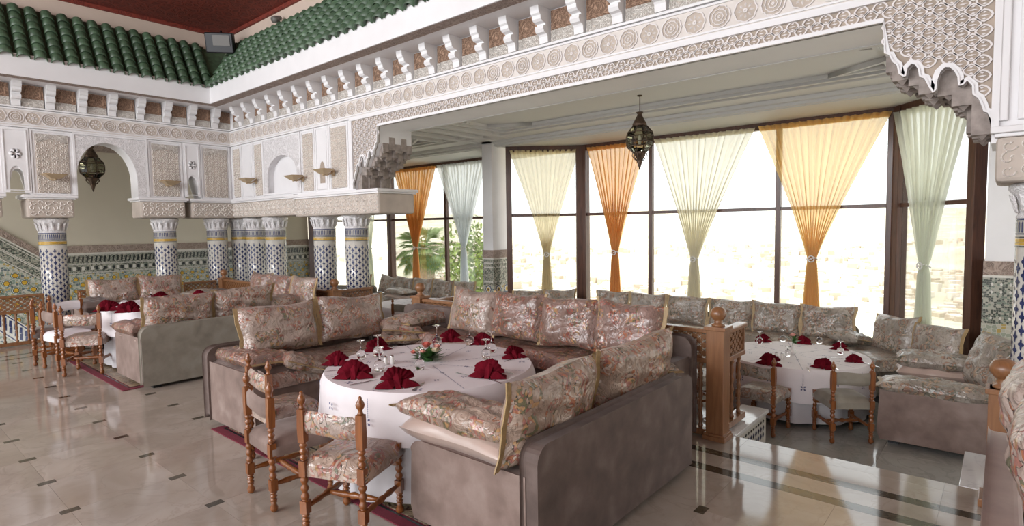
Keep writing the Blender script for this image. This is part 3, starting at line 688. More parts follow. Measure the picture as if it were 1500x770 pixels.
# muqarnas under the scallops: shaded stepped cells through the thickness of the beam
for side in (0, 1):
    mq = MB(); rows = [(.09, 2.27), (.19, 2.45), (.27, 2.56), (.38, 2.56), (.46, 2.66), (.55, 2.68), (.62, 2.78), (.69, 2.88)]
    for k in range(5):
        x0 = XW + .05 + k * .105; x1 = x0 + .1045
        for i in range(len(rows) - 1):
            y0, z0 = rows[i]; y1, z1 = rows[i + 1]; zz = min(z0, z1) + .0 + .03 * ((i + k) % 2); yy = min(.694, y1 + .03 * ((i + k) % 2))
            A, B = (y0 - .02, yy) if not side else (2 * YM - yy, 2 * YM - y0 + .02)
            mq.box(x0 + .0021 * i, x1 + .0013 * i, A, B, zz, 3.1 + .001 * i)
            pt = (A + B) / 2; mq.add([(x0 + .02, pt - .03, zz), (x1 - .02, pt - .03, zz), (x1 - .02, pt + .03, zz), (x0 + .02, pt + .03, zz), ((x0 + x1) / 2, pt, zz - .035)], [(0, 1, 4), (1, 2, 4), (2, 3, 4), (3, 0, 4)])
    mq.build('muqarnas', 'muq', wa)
# ================================================================ annex: ceiling, cornice, window bays
an = struct('ceiling', MB().box(5.55, 8.1, -2.5, 14, 3.30, 3.4).box(5.5, 5.56, -2.5, 14, 3.11, 3.4), ['ceil'])
struct('ceiling', MB().box(7.95, 9.6, -2.5, 14, 3.155, 3.2), ['ceil'])
t1 = struct('trim_11', MB().box(7.25, 7.34, -2.5, 14, 3.265, 3.305).box(7.45, 7.95, -2.5, 14, 3.255, 3.30), ['ceil'], None, .012)
MB().box(7.88, 8.12, -2.5, 14, 3.165, 3.262).box(7.80, 7.9, -2.5, 14, 3.205, 3.27).build('cornice_step', 'ceil', t1, .012)
for x0, x1, y0, y1 in ((5.75, 7.2, .75, 6.35), (5.75, 7.2, 7.75, 12.9)):
    o, h = rectframe(x0, x1, y0, y1, .07); tr = plate('trim_%d' % (12 + int(y0)), o, h, .07, 'ceil', None, Matrix.Translation((0, 0, 3.267)), 'structure')
    o, h = rectframe(x0 + .1, x1 - .1, y0 + .12, y1 - .12, .03); plate('inner_moulding', o, h, .045, 'ceil', tr, Matrix.Translation((0, 0, 3.28)))
    for (xa, ya, sx, sy) in ((x0 + .13, y0 + .15, 1, 1), (x1 - .13, y0 + .15, -1, 1), (x0 + .13, y1 - .15, 1, -1), (x1 - .13, y1 - .15, -1, -1)):
        pts = [(xa, ya), (xa + sx * .38, ya), (xa, ya + sy * .6)]; pts2 = [(xa + sx * .05, ya + sy * .05), (xa + sx * .29, ya + sy * .05), (xa + sx * .05, ya + sy * .46)]
        plate('corner_moulding', pts, [pts2], .055, 'ceil', tr, Matrix.Translation((0, 0, 3.276)))
for i, yy in enumerate((6.62, 7.0, 7.42)):
    struct('trim_%d' % (30 + i), MB().box(5.56, 8.0, yy, yy + .13, 3.24, 3.30), ['ceil'], None, .01)
# pillars with tiled dado
def pillar(n, x0, x1, y0, y1):
    p = struct('wall_pillar_%d' % n, MB().box(x0, x1, y0, y1, FL2, 3.32), ['white'])
    e = .012
    MB().box(x0 - e, x1 + e, y0 - e, y1 + e, FL2, .62).build('zellige_dado', 'mos', p)
    MB().box(x0 - e - .002, x1 + e, y0 - e - .002, y1 + e, .62, 1.10).build('key_pattern_dado', 'key', p)
    MB().box(x0 - e - .008, x1 + e, y0 - e - .008, y1 + e, 1.12, 1.27).build('carved_dado_cap', 'taupe', p)
    MB().box(x0 - e - .012, x1 + e, y0 - e - .012, y1 + e, 1.10, 1.125).build('dado_fillet', 'zwhite', p)
    m = MB()
    def star(cx_, cz, r, face):
        for q, (s_, mt) in enumerate(((1, 0), (.78, 1), (.5, 2), (.2, 0))):
            pts = [(r * s_ * (1 if i % 2 == 0 else .78) * math.cos(PI * i / 8), r * s_ * (1 if i % 2 == 0 else .78) * math.sin(PI * i / 8)) for i in range(16)]
            d = e + .003 + .001 * q
            m.add([((x0 - d, cx_ + a, cz + b) if face else (cx_ + a, y0 - d, cz + b)) for a, b in pts], [tuple(range(16))], mt)
    for k in range(4):
        z = -.15 + k * .23
        star((y0 + y1) / 2, z, .085, True)
        for xx in (x0 + .12, x0 + .35): star(xx, z, .085, False)
    for k in range(12):
        for z in (1.03, .95, .68):
            yy = y0 + .01 + k * (y1 - y0) / 12; 
            if yy < y1 - .02: m.add([(x0 - e - .004, yy, z - .02), (x0 - e - .004, yy + .012, z), (x0 - e - .004, yy, z + .02), (x0 - e - .004, yy - .012, z)], [(0, 1, 2, 3)], 3)
            xx = x0 + .02 + k * .04; m.add([(xx, y0 - e - .004, z - .02), (xx + .012, y0 - e - .004, z), (xx, y0 - e - .004, z + .02), (xx - .012, y0 - e - .004, z)], [(0, 1, 2, 3)], 3)
    m.build('star_tiles', ['zblue', 'zwhite', 'zyel', 'zwhite'], p)
pillar(1, 7.80, 8.28, 7.13, 7.37); pillar(2, 7.75, 8.28, -.75, .14)
ZT = 3.14; ZB = FL2
wn = [0]
def window(p0, p1, mull, transom=1.9, thick=(.07, .07), parts=True):
    """glazed side of a bay from p0 to p1 (X, Y), with mullions at fractions mull"""
    wn[0] += 1; a = Vector((*p0, 0)); b = Vector((*p1, 0)); L = (b - a).length; ang = math.atan2(b.y - a.y, b.x - a.x)
    r = thing('window_%d' % wn[0], a, ang, kind='structure')
    MB().box(0, L, -.05, .05, ZT - .09, ZT + .02).build('head_rail', 'dark', r, .004)
    MB().box(0, L, -.05, .05, ZB, ZB + .42).build('sill_rail', 'dark', r, .004)
    MB().box(thick[0], L - thick[1], -.03, .03, transom - .025, transom + .025).build('transom', 'dark', r, .004)
    MB().box(0, thick[0], -.07, .07, ZB, ZT).build('post', 'dark', r, .006); MB().box(L - thick[1], L, -.07, .07, ZB, ZT).build('post', 'dark', r, .006)
    ed = [thick[0]] + [m * L for m in mull] + [L - thick[1]]
    for m in mull: MB().box(m * L - .035, m * L + .035, -.04, .04, ZB, ZT).build('mullion', 'dark', r, .004)
    for i in range(len(ed) - 1):
        for z0, z1 in ((ZB + .42, transom - .025), (transom + .025, ZT - .09)):
            MB().box(ed[i] + .0, ed[i + 1] - .0, -.004, .004, z0, z1).build('glass_pane', 'glass', r)
    return r
window((7.93, .20), (8.9, 1.08), [], 1.9, (.10, .14)); window((8.9, 1.08), (8.9, 5.87), [(2.50 - 1.08) / 4.79, (4.52 - 1.08) / 4.79], 1.9, (.09, .09)); window((8.9, 5.87), (8.02, 6.98), [], 1.9, (.14, .10))
window((8.02, 7.48), (8.9, 8.05), [], 1.9, (.08, .08)); window((8.9, 8.05), (8.9, 11.55), [(9.54 - 8.05) / 3.5], 1.9, (.08, .08)); window((8.9, 11.55), (7.86, 13.55), [.45], 1.9, (.08, .16))
# end wall of the annex / back corridor with stair
bw = struct('wall_corridor', MB().box(-4, 7.84, 13.6, 13.75, -1, 3.4), ['cream'])
MB().box(2.40, 7.85, 13.575, 13.6, 1.31, 1.45).build('carved_dado_cap', 'taupe', bw)
MB().box(2.40, 7.85, 13.57, 13.6, 1.275, 1.31).build('dado_fillet', 'zwhite', bw)
MB().box(2.40, 7.85, 13.58, 13.6, .90, 1.275).build('key_pattern_dado', 'key', bw); MB().box(2.40, 7.85, 13.585, 13.6, -1, .90).build('zellige_dado', 'mos', bw)
m = MB()
for z in (1.265, 1.10, 1.085, .93, .915): m.box(2.4, 7.85, 13.574, 13.58, z - .004, z + .004, 1)
for k in range(75):
    x = 2.45 + k * .072; m.add([(x, 13.573, 1.13), (x + .03, 13.573, 1.13), (x + .05, 13.573, 1.24), (x + .02, 13.573, 1.24)], [(0, 1, 2, 3)], 0); m.box(x, x + .05, 13.574, 13.58, .975, 1.04, 0 if k % 2 else 1)
m.build('band_tiles', ['zblack', 'zwhite'], bw)
m = MB()
def rosette(x, z, r, y=13.583, big=False):
    for q, (s_, mt) in enumerate(((1, 0), (.84, 3), (.66, 1), (.52, 2))):
        n = 16; m.add([(x + r * s_ * (1 if i % 2 == 0 or q > 1 else .84) * math.cos(PI * i / 8), y - .002 * q, z + r * s_ * (1 if i % 2 == 0 or q > 1 else .84) * math.sin(PI * i / 8)) for i in range(n)], [tuple(range(n))], mt)
for rw in range(10):
    for k in range(30):
        x = 2.5 + k * .21 + (.105 if rw % 2 else 0); z = .80 - rw * .115
        if x < 7.8: rosette(x, z, .062)
for rw in range(16):
    for k in range(14):
        x = -.1 + k * .25 + (.125 if rw % 2 else 0); z = 1.35 - rw * .135 + .0
        if x < 2.42 and z < 2.65 - .75 * x + .62 - .78 and z > 1.36 - .98 * x - .2 + .55: rosette(x, z, .072, 13.55)
tag(m.build('rosette_tiles', ['zgreen', 'zblack', 'zyel', 'zwhite'], bw), kind='stuff')
# the diagonal stair dado left of the first column
def diag(x0, x1, zoff0, zoff1, mat, name, y=13.565):
    sl = -.75; f = lambda x, o: 1.79 + sl * (x - 1.87) + o
    mm = MB(); mm.prism([(x0, f(x0, zoff0)), (x1, f(x1, zoff0)), (x1, f(x1, zoff1)), (x0, f(x0, zoff1))], y, 13.6); mm.build(name, mat, bw)
diag(-1.5, 2.41, -.13, 0, 'taupe', 'sloping_dado_cap'); diag(-1.5, 2.41, -.16, -.13, 'zwhite', 'sloping_fillet', 13.56)
diag(-1.5, 2.41, -.58, -.16, 'key', 'sloping_key_dado', 13.57); diag(-1.5, 2.41, -2.6, -.58, 'mos', 'sloping_zellige_dado', 13.575)
m = MB(); 
for o_ in (-.2, -.36, -.39, -.55): 
    f = lambda x: 1.79 - .75 * (x - 1.87) + o_
    m.prism([(-1.5, f(-1.5) - .008), (2.41, f(2.41) - .008), (2.41, f(2.41) + .008), (-1.5, f(-1.5) + .008)], 13.562, 13.57)
m.build('sloping_tile_lines', 'zwhite', bw)
m = MB(); g = lambda x, o: .17 - 1.02 * (x - 1.76) + o
m.prism([(0.6, g(.6, .22)), (2.5, g(2.5, .22)), (2.5, g(2.5, -.22)), (.6, g(.6, -.22))], 13.54, 13.57, 1)
for k in range(26):
    x = .7 + k * .07
    for o_ in (.06, -.06): m.add([(x, 13.537, g(x, o_) - .05), (x + .04, 13.537, g(x + .04, o_) - .04), (x + .045, 13.537, g(x, o_) + .04), (x + .01, 13.537, g(x, o_) + .05)], [(0, 1, 2, 3)], 0)
for o_ in (.18, -.18): m.prism([(.6, g(.6, o_) - .012), (2.5, g(2.5, o_) - .012), (2.5, g(2.5, o_) + .012), (.6, g(.6, o_) + .012)], 13.535, 13.54, 0)
m.build('stair_border_tiles', ['zblue', 'zwhite'], bw)
struct('ceiling', MB().box(-4, 5.6, YW + .36, 13.7, 3.45, 3.5), ['ceil'])
struct('trim_40', MB().box(-4, 7.85, 13.4, 13.6, 3.28, 3.45), ['taupe'])
# ================================================================ FURNITURE
# ---- banquette sofa: local x along the sofa, back plane at y = 0 (outside face), seat towards +y
def rr(w_, h_, r, n=5, corners='tlr'):
    """rounded-top rectangle outline in x,z"""
    P = [(0, 0), (w_, 0)]
    for i in range(n + 1): a = i / n * PI / 2; P.append((w_ - r + r * math.cos(a), h_ - r + r * math.sin(a)))
    for i in range(n + 1): a = PI / 2 + i / n * PI / 2; P.append((r + r * math.cos(a), h_ - r + r * math.sin(a)))
    return P
def banquette(label, loc, rz, L, D, HB=.65, HS=.47, mats=('velvet', 'velvetp', 'broc'), group='banquette sofas', arms=(1, 1), base=.06, DE=None):
    DE = D if DE is None else DE
    r = thing('banquette_sofa', loc, rz, label, 'sofa', group)
    vb, ve, ms = mats
    m = MB(); m.prism([(x, z + base) for x, z in rr(L, HB - base, .07)], 0, .11); m.build('back_panel', vb, r, .022, 3)
    m = MB()
    def puff(u, v):
        return (u * L, .10 + v * (D - .10), HS + .0)
    m.box(.10, L - .10, .09, D - .03, base, HS - .12); m.build('seat_base', ve, r, .02, 3)
    # mattress: domed top, rounded edge
    m = MB(); x0, x1, y0, y1 = (.08, L - .08, .11, D)
    def top(u, v):
        ex = min(u, 1 - u) * (x1 - x0); ey = min(v, 1 - v) * (y1 - y0); e = min(ex, ey); k = min(1, e / .07)
        q = math.sqrt(max(0, 1 - (1 - k) ** 2))
        return (x0 + u * (x1 - x0), y0 + v * (y1 - y0), HS - .12 + .12 * q + .012 * math.sin(u * L * 9) * math.sin(v * 5) * q)
    m.grid(max(16, int(L * 14)), 14, top); m.build('mattress', ms, r)
    for k, on in enumerate(arms):
        if not on: continue
        x = -.005 if k == 0 else L - .105
        P = [(.10, base), (DE + .03, base), (DE + .05, .12), (DE + .045, HS - .04)]
        for i in range(6): a = i / 5 * PI / 2; P.append((DE + .045 - .09 + .09 * math.cos(a), HS - .04 + .07 * math.sin(a)))
        P.append((.10, HS + .03))
        T = Matrix(((0, 1, 0, x), (1, 0, 0, 0), (0, 0, 1, 0), (0, 0, 0, 1)))
        m = MB(); m.prism(P, 0, .11, 0, T); m.build('end_panel', ve, r, .022, 3)
    for fx in (.08, L - .16):
        for fy in (.04, D - .10): MB().box(fx, fx + .08, fy, fy + .08, 0, base + .01).build('foot', 'black_metal', r)
    return r
# ---- cushions
def cushion_mesh(name, w_, h_, t_, seed, mat, band=False, fat=.5):
    rnd = random.Random(seed); ph = [rnd.uniform(0, 6) for _ in range(8)]; m = MB(); N = 22
    def edge(u, v):
        a, b = 2 * u - 1, 2 * v - 1
        x = w_ / 2 * a * (1 - .055 * (1 - b * b)) + .008 * math.sin(ph[0] + 5 * b); z = h_ / 2 * b * (1 - .075 * (1 - a * a)) + .008 * math.sin(ph[1] + 4 * a); return x, z, a, b
    for s_ in (-1, 1):
        def fn(u, v):
            x, z, a, b = edge(u, v); th = t_ / 2 * (max(0, (1 - a ** 4) * (1 - b ** 4))) ** fat
            wr = .008 * (math.sin(ph[2] + 9 * a + 3 * b) + math.sin(ph[3] + 11 * b - 4 * a) + .8 * math.sin(ph[4] + 17 * a * b + 6 * a)) * (1 - a * a) * (1 - b * b) ** .5 if abs(b) < 1 else 0
            th *= 1 - .10 * math.sin(ph[5] + 2.2 * a) * (1 - b * b)
            return (x, s_ * (th + wr), z)
        m.grid(N, N, fn if s_ > 0 else (lambda u, v: fn(1 - u, v)))
    me = m.mesh(name, [mat])
    fr_out = []
    for sd in (0, 1):                       # flat fringed bands at the two short ends
        f = MB()
        pts = [edge(sd, j / 10)[:2] for j in range(11)]; o_ = -1 if sd == 0 else 1; bw_ = .026 if band else .012
        f.add([p for j, (x, z) in enumerate(pts) for p in ((x - o_ * .006, -.006, z), (x + o_ * (bw_ + .004 * (j % 2)), -.004, z * 1.02), (x + o_ * (bw_ + .004 * (j % 2)), .004, z * 1.02), (x - o_ * .006, .006, z))],
              [(j * 4 + q, j * 4 + (q + 1) % 4, j * 4 + 4 + (q + 1) % 4, j * 4 + 4 + q) for j in range(10) for q in range(4)])
        fr_out.append(f.mesh('fringe', ['gold']))
    return me, fr_out
CM = {}
for k in ('broc', 'brocr', 'brocg', 'brocp', 'satin'):
    CM[k] = [cushion_mesh('cushion', 1, 1, 1, i, k, True) for i in range(0)]
def cushion(label, loc, rot, size, mat='broc', name='cushion', group=None, seed=None, fringe=True, band=True, fat=.5):
    seed = random.randint(0, 999) if seed is None else seed
    me, fr = cushion_mesh('cushion_cover', *size, seed, mat, band, fat)
    o = link(name, me); o.location = loc; o.rotation_euler = rot; tag(o, label, 'cushion', group)
    if fringe:
        for x in fr: link('fringe', x, o)
    return o
def lean(label, x, y, z, face, size=(.66, .46, .19), tilt=16, mat='broc', group=None, yaw=0, roll=0, **k):
    """upright cushion: centre x,y,z; face = direction (degrees) the front looks to; leans back by tilt"""
    rzz = math.radians(face + 90 + yaw)
    M_ = Matrix.Rotation(rzz, 4, 'Z') @ Matrix.Rotation(math.radians(-tilt), 4, 'X') @ Matrix.Rotation(math.radians(roll), 4, 'Y')
    return cushion(label, (x, y, z), M_.to_euler(), size, mat, group=group, **k)
def flat(label, x, y, z, yaw, size=(.70, .50, .15), mat='broc', group=None, tx=0, ty=0, **k):
    M_ = Matrix.Rotation(math.radians(yaw), 4, 'Z') @ Matrix.Rotation(math.radians(90 + tx), 4, 'X') @ Matrix.Rotation(math.radians(ty), 4, 'Y')
    k.setdefault('fat', .36)
    return cushion(label, (x, y, z), M_.to_euler(), size, mat, group=group, **k)
# ---------------------------------------------------------------- group 1 (front)
G1 = 'sofas around the front table'
banquette('brownish velvet sofa in front whose long plain back faces the viewer', (2.05, 1.60, 0), 0, 1.69, .74, .66, .47, ('velvet', 'velvetp', 'broc'), G1, (1, 0), DE=.88)
banquette('taupe velvet sofa beyond the front round table, its worn velvet end beside the chairs', (3.72, 5.37, 0), PI, 1.67, .88, .66, .52, ('velvet', 'velvetp', 'broc'), G1, (0, 1))
banquette('long patterned sofa along the railing behind the front round table', (4.36, 1.84, 0), PI / 2, 3.45, .61, .80, .63, ('velvet', 'velvet', 'brocr'), G1, (1, 1))
gp = 'cushions on the sofas of the front table'
lean('large cushion with wide gold edge nearest the viewer, leaning on the front sofa back', 2.42, 1.82, .73, 90, (.80, .46, .22), 10, 'brocp', gp, seed=3, yaw=3)
lean('second large cushion on the front sofa, right of the nearest one, with raised corner', 3.33, 1.82, .74, 90, (.86, .46, .22), 12, 'brocp', gp, seed=5, yaw=-3, roll=2)
flat('paisley cushion lying on the satin bolster at the end of the front sofa', 2.23, 2.26, .655, 90, (.86, .36, .15), 'brocp', gp, seed=8, tx=3, ty=0)
flat('plain satin bolster under the paisley cushion at the end of the front sofa', 2.25, 2.24, .545, 90, (.84, .38, .15), 'satin', gp, seed=9, fringe=False)
lean('left one of two upright cushions on the sofa beyond the front table', 2.62, 5.10, .79, -90, (.76, .46, .2), 14, 'broc', gp, seed=11)
lean('right one of two upright cushions on the sofa beyond the front table', 3.40, 5.10, .79, -90, (.76, .46, .2), 14, 'broc', gp, seed=12, roll=3)
flat('rust patterned cushion lying on a velvet roll, left of the front table', 2.29, 4.98, .60, 90, (.84, .42, .13), 'brocr', gp, seed=13, tx=4)
flat('taupe velvet roll under the rust patterned cushion at the sofa end', 2.26, 4.96, .51, 90, (.86, .40, .14), 'velvet', gp, seed=14, fringe=False)
flat('small fringed cushion slumped in front of the rust patterned cushion', 2.53, 4.62, .56, 80, (.42, .34, .13), 'broc', gp, seed=15, tx=22)
flat('brocade cushion lying on another in the far left corner of the front table', 3.78, 4.80, .665, 60, (.56, .42, .13), 'broc', gp, seed=16, tx=8)
flat('lower one of the two brocade cushions stacked in the far left corner', 3.76, 4.80, .575, 52, (.54, .40, .13), 'broc', gp, seed=17)
flat('long brocade cushion lying over the sofa end beside the railing gap', 4.05, 4.78, .72, 8, (.70, .42, .14), 'broc', gp, seed=18, ty=-3)
flat('grey velvet roll under the long brocade cushion beside the railing gap', 4.03, 4.74, .62, 8, (.64, .38, .11), 'velvet', gp, seed=19, fringe=False)
for i, (y, mt, lb) in enumerate(((3.99, 'broc', 'silvery cushion on the long railing sofa, leftmost of its four upright cushions'), (3.42, 'brocr', 'rusty brocade cushion second from left on the long railing sofa'),
                                (2.84, 'brocr', 'rusty brocade cushion third from left on the long railing sofa'), (2.27, 'brocr', 'rusty brocade cushion rightmost on the long railing sofa, with thick gold edge'))):
    lean(lb, 4.06, y, .865, 180, (.60, .44, .19), 13, mt, gp, seed=20 + i, roll=[3, 0, -2, 3][i])
flat('small pale cushion tucked at the right end of the long railing sofa', 3.90, 2.05, .64, 60, (.46, .36, .13), 'brocg', gp, seed=25, tx=5)
# ---------------------------------------------------------------- group 2 (back left)
G2 = 'sofas around the rear left table'
banquette('worn silver velvet sofa whose plain back faces the viewer at left centre', (2.05, 6.95, 0), 0, 1.66, .78, .66, .51, ('velvetg', 'velvetp', 'broc'), G2, (1, 0), DE=.92)
banquette('sofa at the back of the rear left table in front of the tiled columns', (3.72, 10.85, 0), PI, 1.45, .9, .62, .51, ('velvet', 'velvetp', 'broc'), G2, (0, 1))
banquette('sofa closing the rear left table group towards the railing', (4.36, 7.1, 0), PI / 2, 3.7, .61, .66, .57, ('velvet', 'velvet', 'broc'), G2, (1, 0))
gq = 'cushions on the sofas of the rear left table'
lean('brocade cushion with gold edge above the silver sofa back, left of two', 2.50, 7.2, .78, 90, (.76, .42, .2), 10, 'broc', gq, seed=31)
lean('brocade cushion above the silver sofa back, right of two', 3.24, 7.2, .80, 90, (.74, .42, .2), 10, 'broc', gq, seed=32, roll=2)
flat('brownish oval bolster at the left end of the silver velvet sofa', 2.2, 7.6, .60, 90, (.80, .38, .15), 'brocr', gq, seed=33, fringe=False)
flat('pale satin roll beneath the oval bolster of the silver velvet sofa', 2.22, 7.58, .51, 90, (.80, .36, .10), 'satin', gq, seed=34, fringe=False)
lean('left cushion on the rearmost sofa, under the yellow tile rosettes', 2.76, 10.62, .76, -90, (.68, .44, .18), 12, 'broc', gq, seed=35)
lean('right cushion on the rearmost sofa, beside the second tiled column', 3.42, 10.62, .77, -90, (.64, .44, .18), 12, 'broc', gq, seed=36, roll=3)
flat('taupe bolster at the left end of the rearmost sofa', 2.42, 10.3, .62, 90, (.70, .40, .2), 'velvet', gq, seed=37, fringe=False)
flat('pale brocade cushion lying in the far corner behind the rear table', 3.75, 9.9, .66, 40, (.6, .42, .18), 'brocg', gq, seed=38, fringe=False)
flat('dusky bolster left of the three far cushions, below the corner columns', 4.05, 9.3, .68, 10, (.66, .5, .16), 'brocr', gq, seed=39, fringe=False)
for i, (y, mt, lb) in enumerate(((8.52, 'brocr', 'small dusky cushion leftmost of three in front of the joined columns'), (7.93, 'brocr', 'small dusky cushion in the middle of three in front of the joined columns'), (7.3, 'broc', 'lighter cushion rightmost of three in front of the tiled columns'))):
    lean(lb, 4.1, y, .84, 180, (.58, .44, .18), 12, mt, gq, seed=40 + i)
flat('rolled brocade bolster below the lighter far cushion, left of the railing post', 3.85, 7.35, .72, 0, (.62, .4, .2), 'broc', gq, seed=44, fringe=False)
# ---------------------------------------------------------------- group 3 (right, lower floor)
G3 = 'sofas around the window table'
banquette('long sofa standing under the big windows behind the window table', (8.78, 1.45, FL2), PI / 2, 4.05, .80, .60, .47, ('velvetg', 'velvetg', 'brocg'), G3, (0, 0))
banquette('short sofa under the rightmost window beside the window table', (7.80, .36, FL2), math.atan2(.84, .93), 1.0, .80, .60, .47, ('velvetg', 'velvetg', 'brocg'), G3, (0, 0))
so = banquette('grey velvet sofa at the right of the window table, its plain end facing the chairs', (5.99, -.10, FL2), 0, 1.75, .86, .55, .50, ('velvetp', 'velvetp', 'brocg'), G3, (1, 0))
banquette('short sofa under the angled window left of the window table', (8.52, 5.95, FL2), math.atan2(6.95 - 5.95, 7.80 - 8.60), 1.1, .75, .60, .47, ('velvetg', 'velvetg', 'brocg'), G3, (0, 0))
gw = 'cushions of the window sofas'
names3 = ['grey brocade cushion under the big windows, just right of the front sofa\'s last cushion', 'grey brocade cushion under the cream curtain, second from left in the window row', 'grey brocade cushion third in the window row, above the lone pink rose', 'darker cushion rightmost in the window row, under the gold curtain']
for i, y in enumerate((3.70, 3.02, 2.39, 1.75)):
    lean(names3[i], 8.47, y, .37, 180, (.64, .44, .18), 12, 'brocg', gw, seed=50 + i, roll=[0, 0, 1, -1][i])
for i, (y, lb) in enumerate(((4.37, 'grey cushion showing between the front sofa cushions and the window, right of the orange curtain'), (5.02, 'grey cushion showing under the orange curtain behind the front sofa cushions'))):
    lean(lb, 8.47, y, .38, 180, (.62, .42, .18), 12, 'brocg', gw, seed=56 + i)
for i, (x, y, lb) in enumerate(((7.80, 6.28, 'pale cushion leftmost of two behind the front sofa cushions, beside the tiled pillar'), (8.15, 5.88, 'pale cushion right of two behind the front sofa cushions, under the olive curtain'))):
    lean(lb, x, y, .38, 228, (.56, .42, .16), 12, 'brocg', gw, seed=60 + i)
flat('small pale cushion at the right end of the window row', 8.15, 1.42, .25, 60, (.46, .34, .14), 'brocg', gw, seed=63, tx=12)
lean('dark brocade cushion left of two under the pale green curtain', 8.05, .95, .36, 138, (.60, .46, .18), 15, 'brocg', gw, seed=64, roll=-4)
lean('light brocade cushion right of two under the pale green curtain', 7.62, .52, .36, 138, (.60, .44, .18), 15, 'brocg', gw, seed=65, roll=-3)
lean('large round-shouldered cushion leaning at the far right beside the turned newel ball', 6.55, .03, .42, 120, (.62, .54, .22), 22, 'brocg', gw, seed=66)
flat('upper patterned bolster of the stack right of the window table', 6.75, .47, .36, 97, (.62, .36, .15), 'brocg', gw, seed=67, fringe=False)
flat('plain beige bolster under the patterned one right of the window table', 6.75, .47, .25, 97, (.60, .36, .12), 'satin', gw, seed=68, fringe=False)
flat('fringed brocade bolster on the near end of the grey velvet sofa', 6.13, .42, .235, 92, (.82, .36, .13), 'brocg', gw, seed=69)
# ---------------------------------------------------------------- group 4 (lower floor, left bay)
G4 = 'sofas of the left bay'
banquette('sofa under the palm tree window in the left bay', (8.72, 8.1, FL2), PI / 2, 3.4, .8, .58, .47, ('velvetg', 'velvetg', 'brocg'), G4, (0, 0))
banquette('sofa under the angled window of the left bay, seen between the tiled columns', (8.55, 11.75, FL2), math.atan2(1.7, -.9), 1.9, .8, .58, .47, ('velvetg', 'velvetg', 'brocg'), G4, (0, 0))
gb4 = 'cushions of the left bay'
for i, (y, mt, lb) in enumerate(((8.55, 'brocg', 'cushion at the right end of the left bay, below the blue-white curtain'), (9.2, 'brocg', 'pale cushion left of the blue-white curtain in the left bay'), (9.85, 'brocg', 'dark cushion beside the palm tree window post in the left bay'), (10.5, 'brocg', 'cushion under the orange curtain of the left bay'), (11.1, 'brocg', 'slanting cushion leftmost under the orange curtain of the left bay'))):
    lean(lb, 8.42, y, .36, 180, (.62, .44, .18), 12, mt, gb4, seed=70 + i, roll=[-2, 2, 0, 3, 8][i])
lean('dark cushion right of the second tiled column in the left bay', 8.12, 11.75, .38, 208, (.5, .46, .16), 10, 'brocg', gb4, seed=76)
flat('upper bolster lying on the left bay sofa behind its table', 8.0, 10.1, .30, 80, (.80, .4, .14), 'brocg', gb4, seed=77, fringe=False)
flat('lower pale bolster lying on the left bay sofa behind its table', 8.0, 10.1, .19, 80, (.80, .4, .12), 'satin', gb4, seed=78, fringe=False)
# ---------------------------------------------------------------- far right foreground sofa
banquette('pale velvet sofa cut off by the right edge of the picture', (3.70, .03, 0), PI, 1.65, .95, .66, .47, ('velvetl', 'velvetl', 'brocx'), 'sofa at the right edge', (0, 0))
lean('big swirling brocade cushion at the right edge of the picture, nearest the viewer', 2.75, -.17, .78, -90, (.62, .50, .22), 14, 'brocx', 'cushions at the right edge', seed=81)
lean('big swirling brocade cushion at the right edge, behind the nearest one', 3.38, -.15, .80, -90, (.60, .50, .22), 12, 'brocx', 'cushions at the right edge', seed=82)
# ================================================================ CHAIRS
def turned(z0, z1, r, ref=16):
    n = max(3, int((z1 - z0) / .045)); P = []
    for i in range(n):
        a = z0 + (z1 - z0) * i / n; d = (z1 - z0) / n
        P += [(r * .62, a), (r * .95, a + d * .3), (r * 1.08, a + d * .5), (r * .95, a + d * .7), (r * .62, a + d * .98)]
    return P
def leg_front():
    m = MB(); m.lathe([(.012, 0), (.021, .012), (.024, .03), (.014, .05), (.020, .062)] + turned(.065, .13, .020) + [(.02, .132)], 12)
    m.box(-.021, .021, -.021, .021, .13, .20); m.lathe([(.014, .20)] + turned(.20, .335, .021) + [(.02, .336)], 12); m.box(-.02, .02, -.02, .02, .335, .42); return m
def leg_rear():
    m = leg_front(); m.lathe([(.018, .42)] + turned(.42, .52, .020) + [(.02, .522)], 12)
    m.add([(-.019, -.019, .52), (.019, -.019, .52), (.019, .019, .52), (-.019, .019, .52), (-.021, -.021, .60), (.021, -.021, .60), (.021, .021, .60), (-.021, .021, .60), (-.019, -.019, .70), (.019, -.019, .70), (.019, .019, .70), (-.019, .019, .70)],
          [(0, 1, 5, 4), (1, 2, 6, 5), (2, 3, 7, 6), (3, 0, 4, 7), (4, 5, 9, 8), (5, 6, 10, 9), (6, 7, 11, 10), (7, 4, 8, 11), (3, 2, 1, 0), (8, 9, 10, 11)])
    m.lathe([(.018, .70), (.013, .712), (.010, .722), (.021, .738), (.024, .752), (.017, .770), (.009, .780), (.011, .788), (.004, .797)], 12); return m
LF = leg_front().mesh('leg', ['wood']); LR = leg_rear().mesh('rear_leg', ['wood'])
CHM = {}
